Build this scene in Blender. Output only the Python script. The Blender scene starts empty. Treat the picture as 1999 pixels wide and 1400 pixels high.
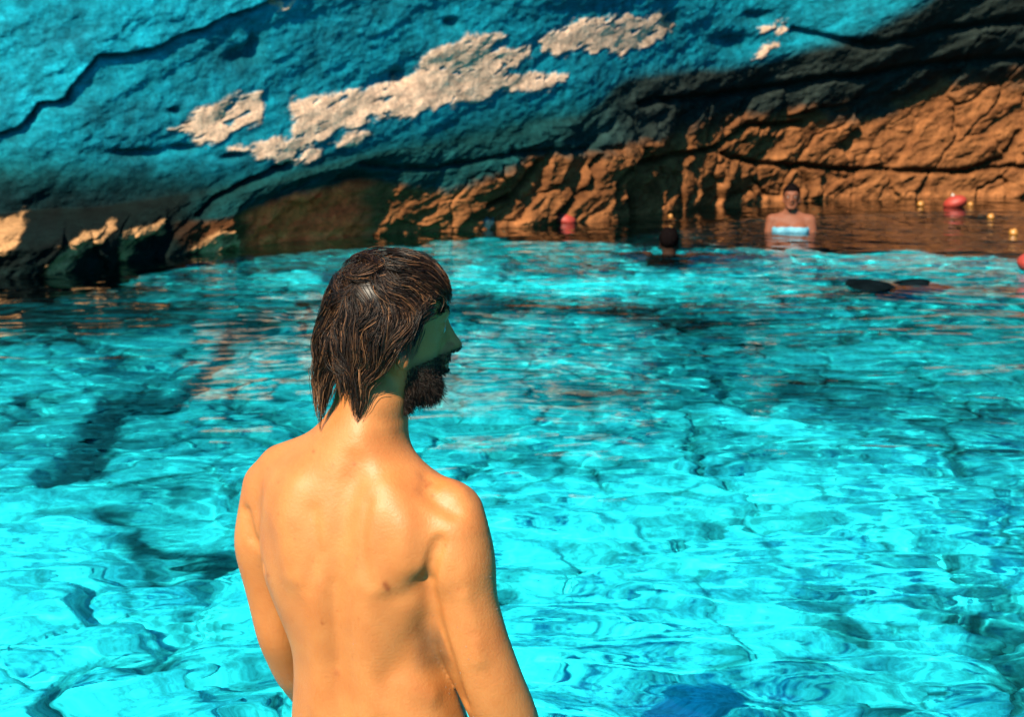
import bpy, math, random
import numpy as np
from mathutils import Vector

# ------------------------------------------------------------------ camera, sky, sun, exposure
sc = bpy.context.scene
COL = sc.collection
CAM_Z = 1.25
F_PX = 3000.0            # focal length in photograph pixels (photograph 1999 x 1400)
PITCH = math.atan(500.0 / F_PX)
cam_d = bpy.data.cameras.new("camera")
cam = bpy.data.objects.new("camera", cam_d)
COL.objects.link(cam)
cam.location = (0, 0, CAM_Z)
cam.rotation_euler = (math.pi / 2 - PITCH, 0, 0)
cam_d.sensor_width = 36.0
cam_d.lens = 36.0 * F_PX / 1999.0
cam_d.clip_start = 0.05
cam_d.clip_end = 500.0
cam_d.dof.use_dof = True
cam_d.dof.focus_distance = 2.55
cam_d.dof.aperture_fstop = 9.0
sc.camera = cam

SUN_EL = math.radians(42.0)
SUN_AZ = math.radians(26.0)      # to the left of straight behind the camera
SUN_DIR = Vector((-math.sin(SUN_AZ) * math.cos(SUN_EL), -math.cos(SUN_AZ) * math.cos(SUN_EL), math.sin(SUN_EL)))

world = bpy.data.worlds.new("World")
sc.world = world
world.use_nodes = True
wn = world.node_tree
wn.nodes.clear()
w_out = wn.nodes.new("ShaderNodeOutputWorld")
w_bg = wn.nodes.new("ShaderNodeBackground")
w_sky = wn.nodes.new("ShaderNodeTexSky")
w_sky.sky_type = 'NISHITA'
w_sky.sun_disc = False
w_sky.sun_elevation = SUN_EL
w_sky.sun_rotation = math.atan2(SUN_DIR.x, SUN_DIR.y)
w_mul = wn.nodes.new("ShaderNodeMixRGB")
w_mul.blend_type = 'MULTIPLY'
w_mul.inputs[0].default_value = 1.0
w_mul.inputs[2].default_value = (0.185, 0.76, 1.12, 1)
wn.links.new(w_sky.outputs[0], w_mul.inputs[1])
wn.links.new(w_mul.outputs[0], w_bg.inputs[0])
w_bg.inputs[1].default_value = 0.07
wn.links.new(w_bg.outputs[0], w_out.inputs[0])

sun_d = bpy.data.lights.new("sun", 'SUN')
sun_d.energy = 5.0
sun_d.angle = math.radians(0.5)
sun_d.color = (1.0, 0.88, 0.68)
sun = bpy.data.objects.new("sun", sun_d)
COL.objects.link(sun)
sun.rotation_euler = SUN_DIR.to_track_quat('Z', 'Y').to_euler()
sun_d.cycles.is_caustics_light = True

sc.view_settings.view_transform = 'Standard'
sc.view_settings.look = 'None'
sc.view_settings.gamma = 1.0
sc.view_settings.exposure = 1.75
sc.cycles.use_denoising = True
sc.cycles.max_bounces = 8
sc.cycles.sample_clamp_indirect = 6.0
sc.cycles.caustics_reflective = False
sc.cycles.caustics_refractive = True

# ------------------------------------------------------------------ helpers
rng = np.random.default_rng(7)
random.seed(7)
cp, sp_ = math.cos(PITCH), math.sin(PITCH)

def pix(X, Y, y):
    """world point seen at photograph pixel (X, Y) at forward distance y"""
    a = (X - 999.5) / F_PX; b = (700.0 - Y) / F_PX
    dy = cp + b * sp_; dz = -sp_ + b * cp
    t = y / dy
    return np.array([a * t, y, CAM_Z + dz * t])

def pixz(X, Y, z=0.0):
    a = (X - 999.5) / F_PX; b = (700.0 - Y) / F_PX
    dy = cp + b * sp_; dz = -sp_ + b * cp
    t = (z - CAM_Z) / dz
    return np.array([a * t, dy * t, z])

def proj(P):
    """world points (N,3) -> photograph pixels"""
    x = P[:, 0]; y = P[:, 1]; z = P[:, 2] - CAM_Z
    dep = np.maximum(y * cp - z * sp_, 0.05)
    up = y * sp_ + z * cp
    return 999.5 + F_PX * x / dep, 700.0 - F_PX * up / dep

def _hash(ix, iy, iz, seed):
    h = (ix.astype(np.uint32) * np.uint32(374761393)) ^ (iy.astype(np.uint32) * np.uint32(668265263)) ^ (iz.astype(np.uint32) * np.uint32(2147483647 - 13)) ^ np.uint32(seed * 974711 & 0xffffffff)
    h = (h ^ (h >> np.uint32(13))) * np.uint32(1274126177)
    h = (h ^ (h >> np.uint32(16))) * np.uint32(2246822519)
    return h ^ (h >> np.uint32(15))

def h01(ix, iy, iz, seed):
    return (_hash(ix, iy, iz, seed) & np.uint32(0xffffff)).astype(np.float64) / 16777215.0

def noise3(x, y, z, seed=0):
    x, y, z = np.broadcast_arrays(np.asarray(x, float), np.asarray(y, float), np.asarray(z, float))
    x0 = np.floor(x).astype(np.int64); y0 = np.floor(y).astype(np.int64); z0 = np.floor(z).astype(np.int64)
    fx, fy, fz = x - x0, y - y0, z - z0
    u = fx * fx * fx * (fx * (fx * 6 - 15) + 10); v = fy * fy * fy * (fy * (fy * 6 - 15) + 10); w = fz * fz * fz * (fz * (fz * 6 - 15) + 10)
    def g(i, j, k):
        h = _hash(x0 + i, y0 + j, z0 + k, seed) & np.uint32(1023)
        a = h.astype(np.float64) * (2 * math.pi / 1024.0)
        h2 = (_hash(x0 + i, y0 + j, z0 + k, seed + 91) & np.uint32(1023)).astype(np.float64) / 511.5 - 1
        r = np.sqrt(np.maximum(0, 1 - h2 * h2))
        return r * np.cos(a) * (fx - i) + r * np.sin(a) * (fy - j) + h2 * (fz - k)
    def lp(a, b, t): return a + (b - a) * t
    r = lp(lp(lp(g(0,0,0), g(1,0,0), u), lp(g(0,1,0), g(1,1,0), u), v),
           lp(lp(g(0,0,1), g(1,0,1), u), lp(g(0,1,1), g(1,1,1), u), v), w)
    return r * 1.5

def fbm(x, y, z, oct=4, seed=0, gain=0.5, ridged=False):
    s = 0; a = 1.0; t = 0
    for o in range(oct):
        n = noise3(x, y, z, seed + o * 17)
        if ridged: n = 1 - 2 * np.abs(n)
        s = s + a * n; t += a
        a *= gain; x = x * 2.03 + 3.1; y = y * 2.03 + 7.7; z = z * 2.03 + 1.3
    return s / t

def voronoi(x, y, seed=0):
    """2-D: F1, F2, random value of the nearest cell"""
    x0 = np.floor(x).astype(np.int64); y0 = np.floor(y).astype(np.int64)
    f1 = np.full(x.shape, 9.0); f2 = np.full(x.shape, 9.0); rv = np.zeros(x.shape)
    zz = np.zeros_like(x0)
    for i in (-1, 0, 1):
        for j in (-1, 0, 1):
            cx = x0 + i; cy = y0 + j
            px = cx + h01(cx, cy, zz, seed); py = cy + h01(cx, cy, zz, seed + 5)
            d = np.hypot(px - x, py - y)
            r = h01(cx, cy, zz, seed + 9)
            m = d < f1
            f2 = np.where(m, f1, np.minimum(f2, d))
            rv = np.where(m, r, rv)
            f1 = np.where(m, d, f1)
    return f1, f2, rv

def smooth(a, b, x):
    t = np.clip((x - a) / (b - a), 0, 1)
    return t * t * (3 - 2 * t)

def seg_dist(X, Y, pts):
    """distance in pixels to a polyline"""
    d = np.full(X.shape, 1e9)
    for (ax, ay), (bx, by) in zip(pts[:-1], pts[1:]):
        vx, vy = bx - ax, by - ay
        t = np.clip(((X - ax) * vx + (Y - ay) * vy) / (vx * vx + vy * vy), 0, 1)
        d = np.minimum(d, np.hypot(X - ax - t * vx, Y - ay - t * vy))
    return d

def poly_sd(X, Y, pts):
    """signed distance to a polygon, positive inside"""
    d = seg_dist(X, Y, pts + [pts[0]])
    ins = np.zeros(X.shape, bool)
    n = len(pts)
    for i in range(n):
        ax, ay = pts[i]; bx, by = pts[(i + 1) % n]
        c = ((ay > Y) != (by > Y)) & (X < (bx - ax) * (Y - ay) / ((by - ay) + 1e-9) + ax)
        ins ^= c
    return np.where(ins, d, -d)

def mesh_np(name, V, Fq, smooth_shade=True):
    """mesh from numpy vertices and quads/tris (a list of index arrays)"""
    me = bpy.data.meshes.new(name)
    V = np.asarray(V, np.float32)
    me.vertices.add(len(V)); me.vertices.foreach_set("co", V.ravel())
    if not isinstance(Fq, list): Fq = [Fq]
    Fq = [f for f in Fq if len(f)]
    nl = sum(f.size for f in Fq); nf = sum(len(f) for f in Fq)
    me.loops.add(nl); me.polygons.add(nf)
    me.loops.foreach_set("vertex_index", np.concatenate([f.ravel() for f in Fq]).astype(np.int32))
    tot = np.concatenate([np.full(len(f), f.shape[1], np.int32) for f in Fq])
    st = np.concatenate([[0], np.cumsum(tot)[:-1]]).astype(np.int32)
    me.polygons.foreach_set("loop_start", st)
    if smooth_shade: me.polygons.foreach_set("use_smooth", np.ones(nf, bool))
    me.update(calc_edges=True)
    me.validate()
    return me

def link(name, me, mat, parent=None):
    o = bpy.data.objects.new(name, me)
    COL.objects.link(o)
    if mat is not None: me.materials.append(mat)
    if parent is not None: o.parent = parent
    return o

def color_attr(me, name, rgb):
    a = me.color_attributes.new(name, 'FLOAT_COLOR', 'POINT')
    c = np.ones((len(rgb), 4), np.float32); c[:, :3] = rgb
    a.data.foreach_set("color", c.ravel())

def tag(o, label=None, cat=None, group=None, kind=None):
    if label: o['label'] = label
    if cat: o['category'] = cat
    if group: o['group'] = group
    if kind: o['kind'] = kind
    return o

def empty(name, loc):
    o = bpy.data.objects.new(name, None)
    COL.objects.link(o); o.location = loc
    o.empty_display_size = 0.1
    return o

def grid_faces(nr, nc):
    i = np.arange(nr * nc).reshape(nr, nc)
    return np.stack([i[:-1, :-1].ravel(), i[:-1, 1:].ravel(), i[1:, 1:].ravel(), i[1:, :-1].ravel()], 1)

# ------------------------------------------------------------------ materials
def new_mat(name):
    m = bpy.data.materials.new(name); m.use_nodes = True
    nt = m.node_tree; nt.nodes.clear()
    out = nt.nodes.new("ShaderNodeOutputMaterial")
    return m, nt, out

def N(nt, t, **kw):
    n = nt.nodes.new(t)
    for k, v in kw.items():
        if k.startswith("i_"): n.inputs[k[2:].replace("_", " ")].default_value = v
        else: setattr(n, k, v)
    return n

def mat_rock():
    m, nt, out = new_mat("cave_rock")
    p = N(nt, "ShaderNodeBsdfPrincipled"); L = nt.links.new
    at = N(nt, "ShaderNodeAttribute", attribute_name="col")
    geo = N(nt, "ShaderNodeNewGeometry")
    n1 = N(nt, "ShaderNodeTexNoise", i_Scale=9.0, i_Detail=8.0, i_Roughness=0.65)
    n2 = N(nt, "ShaderNodeTexNoise", i_Scale=38.0, i_Detail=6.0, i_Roughness=0.7)
    L(geo.outputs["Position"], n1.inputs["Vector"]); L(geo.outputs["Position"], n2.inputs["Vector"])
    r1 = N(nt, "ShaderNodeMapRange"); r1.inputs[1].default_value = 0.3; r1.inputs[2].default_value = 0.7
    r1.inputs[3].default_value = 0.55; r1.inputs[4].default_value = 1.4
    L(n1.outputs[0], r1.inputs[0])
    r2 = N(nt, "ShaderNodeMapRange"); r2.inputs[1].default_value = 0.3; r2.inputs[2].default_value = 0.7
    r2.inputs[3].default_value = 0.7; r2.inputs[4].default_value = 1.25
    L(n2.outputs[0], r2.inputs[0])
    mm = N(nt, "ShaderNodeMath", operation='MULTIPLY'); L(r1.outputs[0], mm.inputs[0]); L(r2.outputs[0], mm.inputs[1])
    mx = N(nt, "ShaderNodeVectorMath", operation='SCALE'); L(at.outputs["Color"], mx.inputs[0]); L(mm.outputs[0], mx.inputs["Scale"])
    L(mx.outputs[0], p.inputs["Base Color"])
    p.inputs["Roughness"].default_value = 0.8; p.inputs["Specular IOR Level"].default_value = 0.04
    ad = N(nt, "ShaderNodeMath", operation='MULTIPLY_ADD'); ad.inputs[1].default_value = 0.35
    L(n2.outputs[0], ad.inputs[0]); L(n1.outputs[0], ad.inputs[2])
    b = N(nt, "ShaderNodeBump"); b.inputs["Strength"].default_value = 0.6; b.inputs["Distance"].default_value = 0.03
    L(ad.outputs[0], b.inputs["Height"]); L(b.outputs[0], p.inputs["Normal"])
    L(p.outputs[0], out.inputs[0])
    return m

def mat_bed():
    m, nt, out = new_mat("pool_bed")
    p = N(nt, "ShaderNodeBsdfPrincipled"); L = nt.links.new
    at = N(nt, "ShaderNodeAttribute", attribute_name="col")
    geo = N(nt, "ShaderNodeNewGeometry")
    n1 = N(nt, "ShaderNodeTexNoise", i_Scale=14.0, i_Detail=7.0, i_Roughness=0.65)
    L(geo.outputs["Position"], n1.inputs["Vector"])
    r1 = N(nt, "ShaderNodeMapRange"); r1.inputs[1].default_value = 0.32; r1.inputs[2].default_value = 0.68
    r1.inputs[3].default_value = 0.7; r1.inputs[4].default_value = 1.2
    L(n1.outputs[0], r1.inputs[0])
    n2 = N(nt, "ShaderNodeTexNoise", i_Scale=46.0, i_Detail=5.0, i_Roughness=0.7)
    L(geo.outputs["Position"], n2.inputs["Vector"])
    r2 = N(nt, "ShaderNodeMapRange"); r2.inputs[1].default_value = 0.34; r2.inputs[2].default_value = 0.6
    r2.inputs[3].default_value = 0.55; r2.inputs[4].default_value = 1.08
    L(n2.outputs[0], r2.inputs[0])
    mm = N(nt, "ShaderNodeMath", operation='MULTIPLY'); L(r1.outputs[0], mm.inputs[0]); L(r2.outputs[0], mm.inputs[1])
    mx = N(nt, "ShaderNodeVectorMath", operation='SCALE'); L(at.outputs["Color"], mx.inputs[0]); L(mm.outputs[0], mx.inputs["Scale"])
    L(mx.outputs[0], p.inputs["Base Color"])
    p.inputs["Roughness"].default_value = 0.9
    p.inputs["Specular IOR Level"].default_value = 0.1
    L(p.outputs[0], out.inputs[0])
    return m

def mat_water():
    m, nt, out = new_mat("pool_water")
    L = nt.links.new
    p = N(nt, "ShaderNodeBsdfPrincipled")
    p.inputs["Base Color"].default_value = (0.02, 0.84, 1.0, 1)
    p.inputs["Roughness"].default_value = 0.0; p.inputs["IOR"].default_value = 1.33
    p.inputs["Transmission Weight"].default_value = 1.0
    L(p.outputs[0], out.inputs[0])
    return m

def mat_skin(name, base, rough=0.42, spec=0.5, attr=True, sss=0.06):
    m, nt, out = new_mat(name)
    p = N(nt, "ShaderNodeBsdfPrincipled"); L = nt.links.new
    geo = N(nt, "ShaderNodeNewGeometry")
    n1 = N(nt, "ShaderNodeTexNoise", i_Scale=16.0, i_Detail=4.0, i_Roughness=0.6)
    n2 = N(nt, "ShaderNodeTexNoise", i_Scale=190.0, i_Detail=4.0, i_Roughness=0.6)
    L(geo.outputs["Position"], n1.inputs["Vector"]); L(geo.outputs["Position"], n2.inputs["Vector"])
    r1 = N(nt, "ShaderNodeMapRange"); r1.inputs[1].default_value = 0.3; r1.inputs[2].default_value = 0.7
    r1.inputs[3].default_value = 0.0; r1.inputs[4].default_value = 1.0
    L(n1.outputs[0], r1.inputs[0])
    mixc = N(nt, "ShaderNodeMixRGB"); L(r1.outputs[0], mixc.inputs[0])
    mixc.inputs[1].default_value = (base[0] * 0.92, base[1] * 0.86, base[2] * 0.80, 1)
    mixc.inputs[2].default_value = (base[0] * 1.05, base[1] * 1.08, base[2] * 1.12, 1)
    if attr:
        at = N(nt, "ShaderNodeAttribute", attribute_name="col")
        mu = N(nt, "ShaderNodeMixRGB", blend_type='MULTIPLY'); mu.inputs[0].default_value = 1
        L(mixc.outputs[0], mu.inputs[1]); L(at.outputs["Color"], mu.inputs[2])
        L(mu.outputs[0], p.inputs["Base Color"])
    else:
        L(mixc.outputs[0], p.inputs["Base Color"])
    r2 = N(nt, "ShaderNodeMapRange"); r2.inputs[3].default_value = rough - 0.1; r2.inputs[4].default_value = rough + 0.12
    L(n1.outputs[0], r2.inputs[0]); L(r2.outputs[0], p.inputs["Roughness"])
    p.inputs["Specular IOR Level"].default_value = spec
    p.inputs["Subsurface Weight"].default_value = sss
    p.inputs["Subsurface Radius"].default_value = (1.0, 0.35, 0.15)
    p.inputs["Subsurface Scale"].default_value = 0.02
    b = N(nt, "ShaderNodeBump"); b.inputs["Strength"].default_value = 0.45; b.inputs["Distance"].default_value = 0.0016
    L(n2.outputs[0], b.inputs["Height"]); L(b.outputs[0], p.inputs["Normal"])
    L(p.outputs[0], out.inputs[0])
    return m

def mat_simple(name, base, rough=0.5, noise=0.15, scale=20.0, attr=False, spec=0.5):
    m, nt, out = new_mat(name)
    p = N(nt, "ShaderNodeBsdfPrincipled"); L = nt.links.new
    geo = N(nt, "ShaderNodeNewGeometry")
    n1 = N(nt, "ShaderNodeTexNoise", i_Scale=scale, i_Detail=4.0)
    L(geo.outputs["Position"], n1.inputs["Vector"])
    r1 = N(nt, "ShaderNodeMapRange"); r1.inputs[1].default_value = 0.3; r1.inputs[2].default_value = 0.7
    r1.inputs[3].default_value = 1 - noise; r1.inputs[4].default_value = 1 + noise
    L(n1.outputs[0], r1.inputs[0])
    mx = N(nt, "ShaderNodeVectorMath", operation='SCALE'); mx.inputs[0].default_value = base
    if attr:
        at = N(nt, "ShaderNodeAttribute", attribute_name="col"); L(at.outputs["Color"], mx.inputs[0])
    L(r1.outputs[0], mx.inputs["Scale"]); L(mx.outputs[0], p.inputs["Base Color"])
    p.inputs["Roughness"].default_value = rough
    p.inputs["Specular IOR Level"].default_value = spec
    L(p.outputs[0], out.inputs[0])
    return m

M_ROCK = mat_rock(); M_BED = mat_bed(); M_WATER = mat_water()
M_SKIN = mat_skin("tanned_skin", (0.285, 0.096, 0.024), rough=0.5, spec=0.26)
M_SKIN2 = mat_skin("swimmer_skin", (0.11, 0.036, 0.018), attr=False, rough=0.6, spec=0.15)
M_SKIN3 = mat_skin("dark_swimmer_skin", (0.022, 0.010, 0.006), attr=False, rough=0.75, spec=0.06)
M_HAIR = mat_simple("wet_brown_hair", (0.1, 0.05, 0.02), rough=0.42, noise=0.3, scale=60, attr=True, spec=0.16)
M_DHAIR = mat_simple("dark_hair", (0.003, 0.002, 0.002), rough=0.8, noise=0.3, scale=60, spec=0.0)
M_EYE = mat_simple("eye_white", (0.16, 0.15, 0.14), rough=0.4, noise=0.03)
M_IRIS = mat_simple("eye_iris", (0.04, 0.03, 0.02), rough=0.1, noise=0.1)
M_SHORTS = mat_simple("navy_swim_fabric", (0.02, 0.07, 0.10), rough=0.8, noise=0.15, scale=50)
M_LIGHTBLUE = mat_simple("light_blue_band", (0.05, 0.17, 0.22), rough=0.7, noise=0.25, scale=25)
M_RED = mat_simple("red_buoy_plastic", (0.19, 0.013, 0.005), rough=0.65, noise=0.15, scale=25)
M_YEL = mat_simple("yellow_float_plastic", (0.25, 0.10, 0.015), rough=0.4, noise=0.1, scale=25)
M_WHITE = mat_simple("white_plastic", (0.22, 0.20, 0.17), rough=0.6, noise=0.1)
M_DARKROCK = mat_simple("wet_dark_rock", (0.002, 0.004, 0.005), rough=0.75, noise=0.5, scale=12, spec=0.0)
M_TEALROCK = mat_simple("wet_teal_rock", (0.004, 0.022, 0.026), rough=0.5, noise=0.4, scale=14)

# ------------------------------------------------------------------ cave rock: wall, hanging roof
# plan curve of the wall foot; in frame it follows the waterline of the photograph
WL = [(0, 546), (100, 540), (200, 522), (350, 494), (500, 477), (700, 464), (900, 452), (1000, 446), (1100, 436),
      (1180, 430), (1250, 421), (1320, 411), (1400, 402), (1450, 398), (1600, 391), (1800, 387), (1999, 385)]
foot = [tuple(pixz(X, Y)[:2]) for X, Y in WL]
foot = [(-26, 24), (-18, 19), (-12, 15.5), (-8, 13.4), (-5.2, 12.0)] + foot + [(8.8, 20.6), (12, 20.8), (16, 19.5), (20, 15), (22, 9), (23, 2)]
foot = np.array(foot)
arc = np.concatenate([[0], np.cumsum(np.hypot(*np.diff(foot, axis=0).T))])
in0 = arc[5]; in1 = arc[5 + len(WL) - 1]
s_vals = np.concatenate([np.linspace(0, in0 - 1.0, 60, endpoint=False), np.linspace(in0 - 1.0, in1 + 1.2, 1180, endpoint=False),
                         np.linspace(in1 + 1.2, arc[-1], 70)])
# lightly smoothed plan position
def plan(s):
    return np.stack([np.interp(s, arc, foot[:, 0]), np.interp(s, arc, foot[:, 1])], 1)
P0 = plan(s_vals)
k = np.ones(5) / 5
wide = sum(plan(np.clip(s_vals + o, 0, arc[-1])) for o in np.linspace(-1.3, 1.3, 27)) / 27
near = sum(plan(np.clip(s_vals + o, 0, arc[-1])) for o in np.linspace(-0.5, 0.5, 21)) / 21
tan = np.gradient(wide, axis=0); tan /= np.linalg.norm(tan, axis=1)[:, None]
nrm = np.stack([tan[:, 1], -tan[:, 0]], 1)        # towards the pool
sg = np.linspace(0, arc[-1], 1200)
ng = np.stack([np.interp(sg, s_vals, nrm[:, 0]), np.interp(sg, s_vals, nrm[:, 1])], 1)
gk = np.exp(-(np.arange(-60, 61) / 22.0) ** 2); gk /= gk.sum()
ng = np.stack([np.convolve(np.pad(ng[:, i], 60, mode='edge'), gk, mode='valid') for i in (0, 1)], 1)
ng /= np.linalg.norm(ng, axis=1)[:, None]
nrm = np.stack([np.interp(s_vals, sg, ng[:, 0]), np.interp(s_vals, sg, ng[:, 1])], 1)
# pixel column of each wall column
Xc = 999.5 + F_PX * near[:, 0] / (near[:, 1] * cp + CAM_Z * sp_)
Xc[near[:, 1] < 5] = np.where(near[near[:, 1] < 5][:, 0] < 0, -3000, 5000)
def atY(Xq, tab):
    t = np.array(tab, float); return np.interp(Xq, t[:, 0], t[:, 1])
# photograph rows of (a) top of the steep foot wall, (b) edge of the hanging roof
y_top = atY(Xc, [(0, 470), (200, 455), (400, 430), (560, 372), (700, 352), (850, 372), (950, 352), (1050, 305), (1150, 300), (1240, 285), (1400, 240),
                 (1500, 222), (1620, 232), (1750, 205), (1850, 165), (1999, 150)])
y_lip = atY(Xc, [(0, 440), (200, 400), (400, 350), (560, 318), (700, 290), (900, 262), (1000, 240), (1150, 215), (1200, 150), (1300, 130), (1400, 125), (1500, 105),
                 (1600, 60), (1700, 2), (1800, -60), (1999, -150)])
dist = near[:, 1]
def row_to_z(Y, y):
    b = (700.0 - Y) / F_PX
    return CAM_Z + y * (-sp_ + b * cp) / (cp + b * sp_)
z_top = row_to_z(y_top, dist)
z_top = np.clip(z_top, 0.15, 3)
pr = atY(Xc, [(-3000, 0.3), (0, 0.25), (400, 0.35), (700, 0.5), (1000, 0.8), (1300, 1.3), (1700, 1.8), (1999, 2.0), (3000, 2.0), (5000, 1.5)])
cosang = np.abs(nrm[:, 1])
# the hanging roof follows a much smoother plan than the wall foot
gkr = np.exp(-(np.arange(-150, 151) / 26.0) ** 2); gkr /= gkr.sum()
gkw = np.exp(-(np.arange(-150, 151) / 70.0) ** 2); gkw /= gkw.sum()
nug = np.stack([np.interp(sg, s_vals, near[:, i]) for i in (0, 1)], 1)
step_g = sg[1] - sg[0]
xg = np.interp(sg, s_vals, Xc); wg = smooth(850, 1200, xg)
nug = np.stack([np.convolve(np.pad(nug[:, i], 150, mode='reflect', reflect_type='odd'), gkr, mode='valid') * wg
                + np.convolve(np.pad(nug[:, i], 150, mode='reflect', reflect_type='odd'), gkw, mode='valid') * (1 - wg) for i in (0, 1)], 1)
nroof = np.stack([np.interp(s_vals, sg, nug[:, i]) for i in (0, 1)], 1)
ndist = nroof[:, 1]
z_lip = row_to_z(y_lip, ndist - pr * cosang)
z_lip = np.maximum(z_lip, z_top + 0.12)
kk = np.ones(41) / 41
def sm1(a): return np.convolve(np.pad(a, 20, mode='edge'), kk, mode='valid')
z_top = sm1(z_top); z_lip = sm1(z_lip)
sdot = nrm[:, 0] * SUN_DIR.x + nrm[:, 1] * SUN_DIR.y
sdot = np.clip(sdot / math.cos(SUN_EL), 0.2, 0.95)
for _ in range(4):
    pr = sm1((0.35 + 0.4 * smooth(1250, 1600, Xc)) * (z_lip - z_top) * sdot / math.tan(SUN_EL))
    z_lip = sm1(np.maximum(row_to_z(y_lip, ndist - pr * cosang), z_top + 0.12))
# profile parameter t in 0..4
t_rows = np.concatenate([np.linspace(0, 1, 22, endpoint=False), np.linspace(1, 2, 110, endpoint=False), np.linspace(2, 3, 80, endpoint=False),
                         np.linspace(3, 4, 190, endpoint=False), np.linspace(4, 5, 46, endpoint=False), np.linspace(5, 6, 8)])
nc = len(s_vals); nr = len(t_rows)
T = t_rows[:, None] * np.ones((1, nc))
def pw(vals):          # piecewise linear over t knots 0..6
    out = np.zeros((nr, nc))
    for i in range(6):
        m = (t_rows >= i) & (t_rows <= i + 1 if i == 5 else t_rows < i + 1)
        f = (t_rows[m] - i)[:, None]
        out[m] = vals[i] * (1 - f) + vals[i + 1] * f
    return out
one = np.ones(nc)
z_face = z_lip + 1.6
off_face = pr + 0.12
OFF = pw([-0.3 * one, 0 * one, 0.04 * one, pr, off_face, off_face + 0.3, off_face - 6])
ZZ = pw([-4.0 * one, 0 * one, z_top, z_lip, z_face, z_face + 4.4, z_face + 7])
# round the corners of the profile a little
def smrow(A, n=7):
    B = np.pad(A, ((n, n), (0, 0)), mode='edge')
    return sum(B[i:i + nr] for i in range(2 * n + 1)) / (2 * n + 1)
OFF = smrow(OFF, 5); ZZ = smrow(ZZ, 5)
rf = smooth(1.7, 3.0, t_rows)[:, None]
BX = near[:, 0][None, :] * (1 - rf) + nroof[:, 0][None, :] * rf + nrm[:, 0][None, :] * OFF
BY = near[:, 1][None, :] * (1 - rf) + nroof[:, 1][None, :] * rf + nrm[:, 1][None, :] * OFF
S = s_vals[None, :] * np.ones((nr, 1))
PX, PY = proj(np.stack([BX.ravel(), BY.ravel(), ZZ.ravel()], 1))
PX = PX.reshape(nr, nc); PY = PY.reshape(nr, nc)
front = BY > 5
PX = np.where(front, PX, -5000); PY = np.where(front, PY, -5000)
# warped pixel coordinates so traced outlines get ragged
wx = 9 * fbm(S * 3.0, ZZ * 3.0, 0, 4, 3) ; wy = 9 * fbm(S * 3.0, ZZ * 3.0, 5, 4, 4)
QX, QY = PX + wx, PY + wy
H = np.zeros((nr, nc))
# strata run up to the right across the roof
ang = math.radians(20)
U1 = (S * math.cos(ang) + ZZ * math.sin(ang)); V1 = (-S * math.sin(ang) + ZZ * math.cos(ang))
roofness = smooth(2.6, 3.1, T)
H += (0.20 - 0.14 * roofness) * fbm(U1 * 0.35, V1 * 0.9, 1.0, 3, 11)
H += 0.08 * fbm(U1 * 0.9, V1 * 2.4, 2.0, 4, 12) * (1 - 0.25 * roofness)
rd = fbm(U1 * 1.5, V1 * 4.5, 3.0, 5, 13, ridged=True)
H += 0.04 * rd * (1 - 0.7 * roofness)
H += (0.022 - 0.008 * roofness) * fbm(S * 9, ZZ * 14, 4.0, 4, 14, gain=0.6)
# blocky fracture on the foot wall
a2 = math.radians(48)
U2 = S * math.cos(a2) + ZZ * math.sin(a2); V2 = -S * math.sin(a2) + ZZ * math.cos(a2)
f1, f2, rv = voronoi(U2 * 0.9 + 0.9 * fbm(S, ZZ, 0, 4, 21), V2 * 2.0 + 0.9 * fbm(S, ZZ, 9, 4, 22), 31)
wallness = 1 - smooth(2.0, 2.7, T)
H += wallness * (0.14 * (rv - 0.5) - 0.08 * (rv > 0.35) * np.exp(-((f2 - f1) / 0.06) ** 2) + 0.065 * fbm(U2 * 1.2, V2 * 3.5, 4.0, 5, 33, gain=0.6))
f1b, f2b, rvb = voronoi(U1 * 2.6 + 0.5 * fbm(S * 2, ZZ * 2, 0, 3, 23), V1 * 5.0 + 0.5 * fbm(S * 2, ZZ * 2, 7, 3, 24), 37)
H += wallness * (0.03 * (rvb - 0.5) - 0.018 * (rvb > 0.5) * np.exp(-((f2b - f1b) / 0.08) ** 2))
dark = np.zeros((nr, nc))
def crack(pts, w, depth, step=0.0, dk=0.8):
    global H, dark
    d = seg_dist(QX, QY, pts)
    g = np.exp(-(d / w) ** 2)
    H -= depth * g
    dark = np.maximum(dark, dk * g)
# traced cracks
crack([(60, 232), (75, 205), (130, 190), (140, 165), (190, 112), (300, 98), (340, 72), (400, 55), (440, 32), (500, 12), (600, -30)], 5.0, 0.10)
crack([(60, 232), (30, 250), (0, 262)], 6, 0.08)
crack([(560, 318), (480, 350), (420, 385), (385, 420)], 6, 0.12)
crack([(1237, 430), (1235, 380), (1240, 330), (1250, 290)], 5, 0.12)
crack([(1085, 432), (1110, 395), (1145, 365), (1160, 310)], 6, 0.13)
crack([(960, 400), (1010, 385), (1045, 350), (1060, 320)], 6, 0.12)
crack([(1190, 400), (1195, 360), (1215, 335)], 6, 0.12)
crack([(1235, 320), (1320, 305), (1400, 285), (1440, 245), (1560, 240)], 6, 0.12)
crack([(1400, 300), (1480, 320), (1560, 325), (1700, 330), (1850, 335), (1999, 322)], 5, 0.10)
crack([(1860, 335), (1960, 310), (1990, 260)], 6, 0.10)
crack([(1560, 325), (1580, 360), (1570, 385)], 5, 0.08)
crack([(1380, 270), (1390, 230)], 4, 0.07)
crack([(700, 320), (850, 330), (1000, 300), (1200, 290)], 6, 0.06, dk=0.4)
crack([(1250, 200), (1450, 180), (1650, 150), (1850, 120), (1999, 110)], 8, 0.10, dk=0.5)
crack([(1550, 60), (1700, 90), (1850, 60), (1999, 40)], 8, 0.08, dk=0.4)
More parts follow.
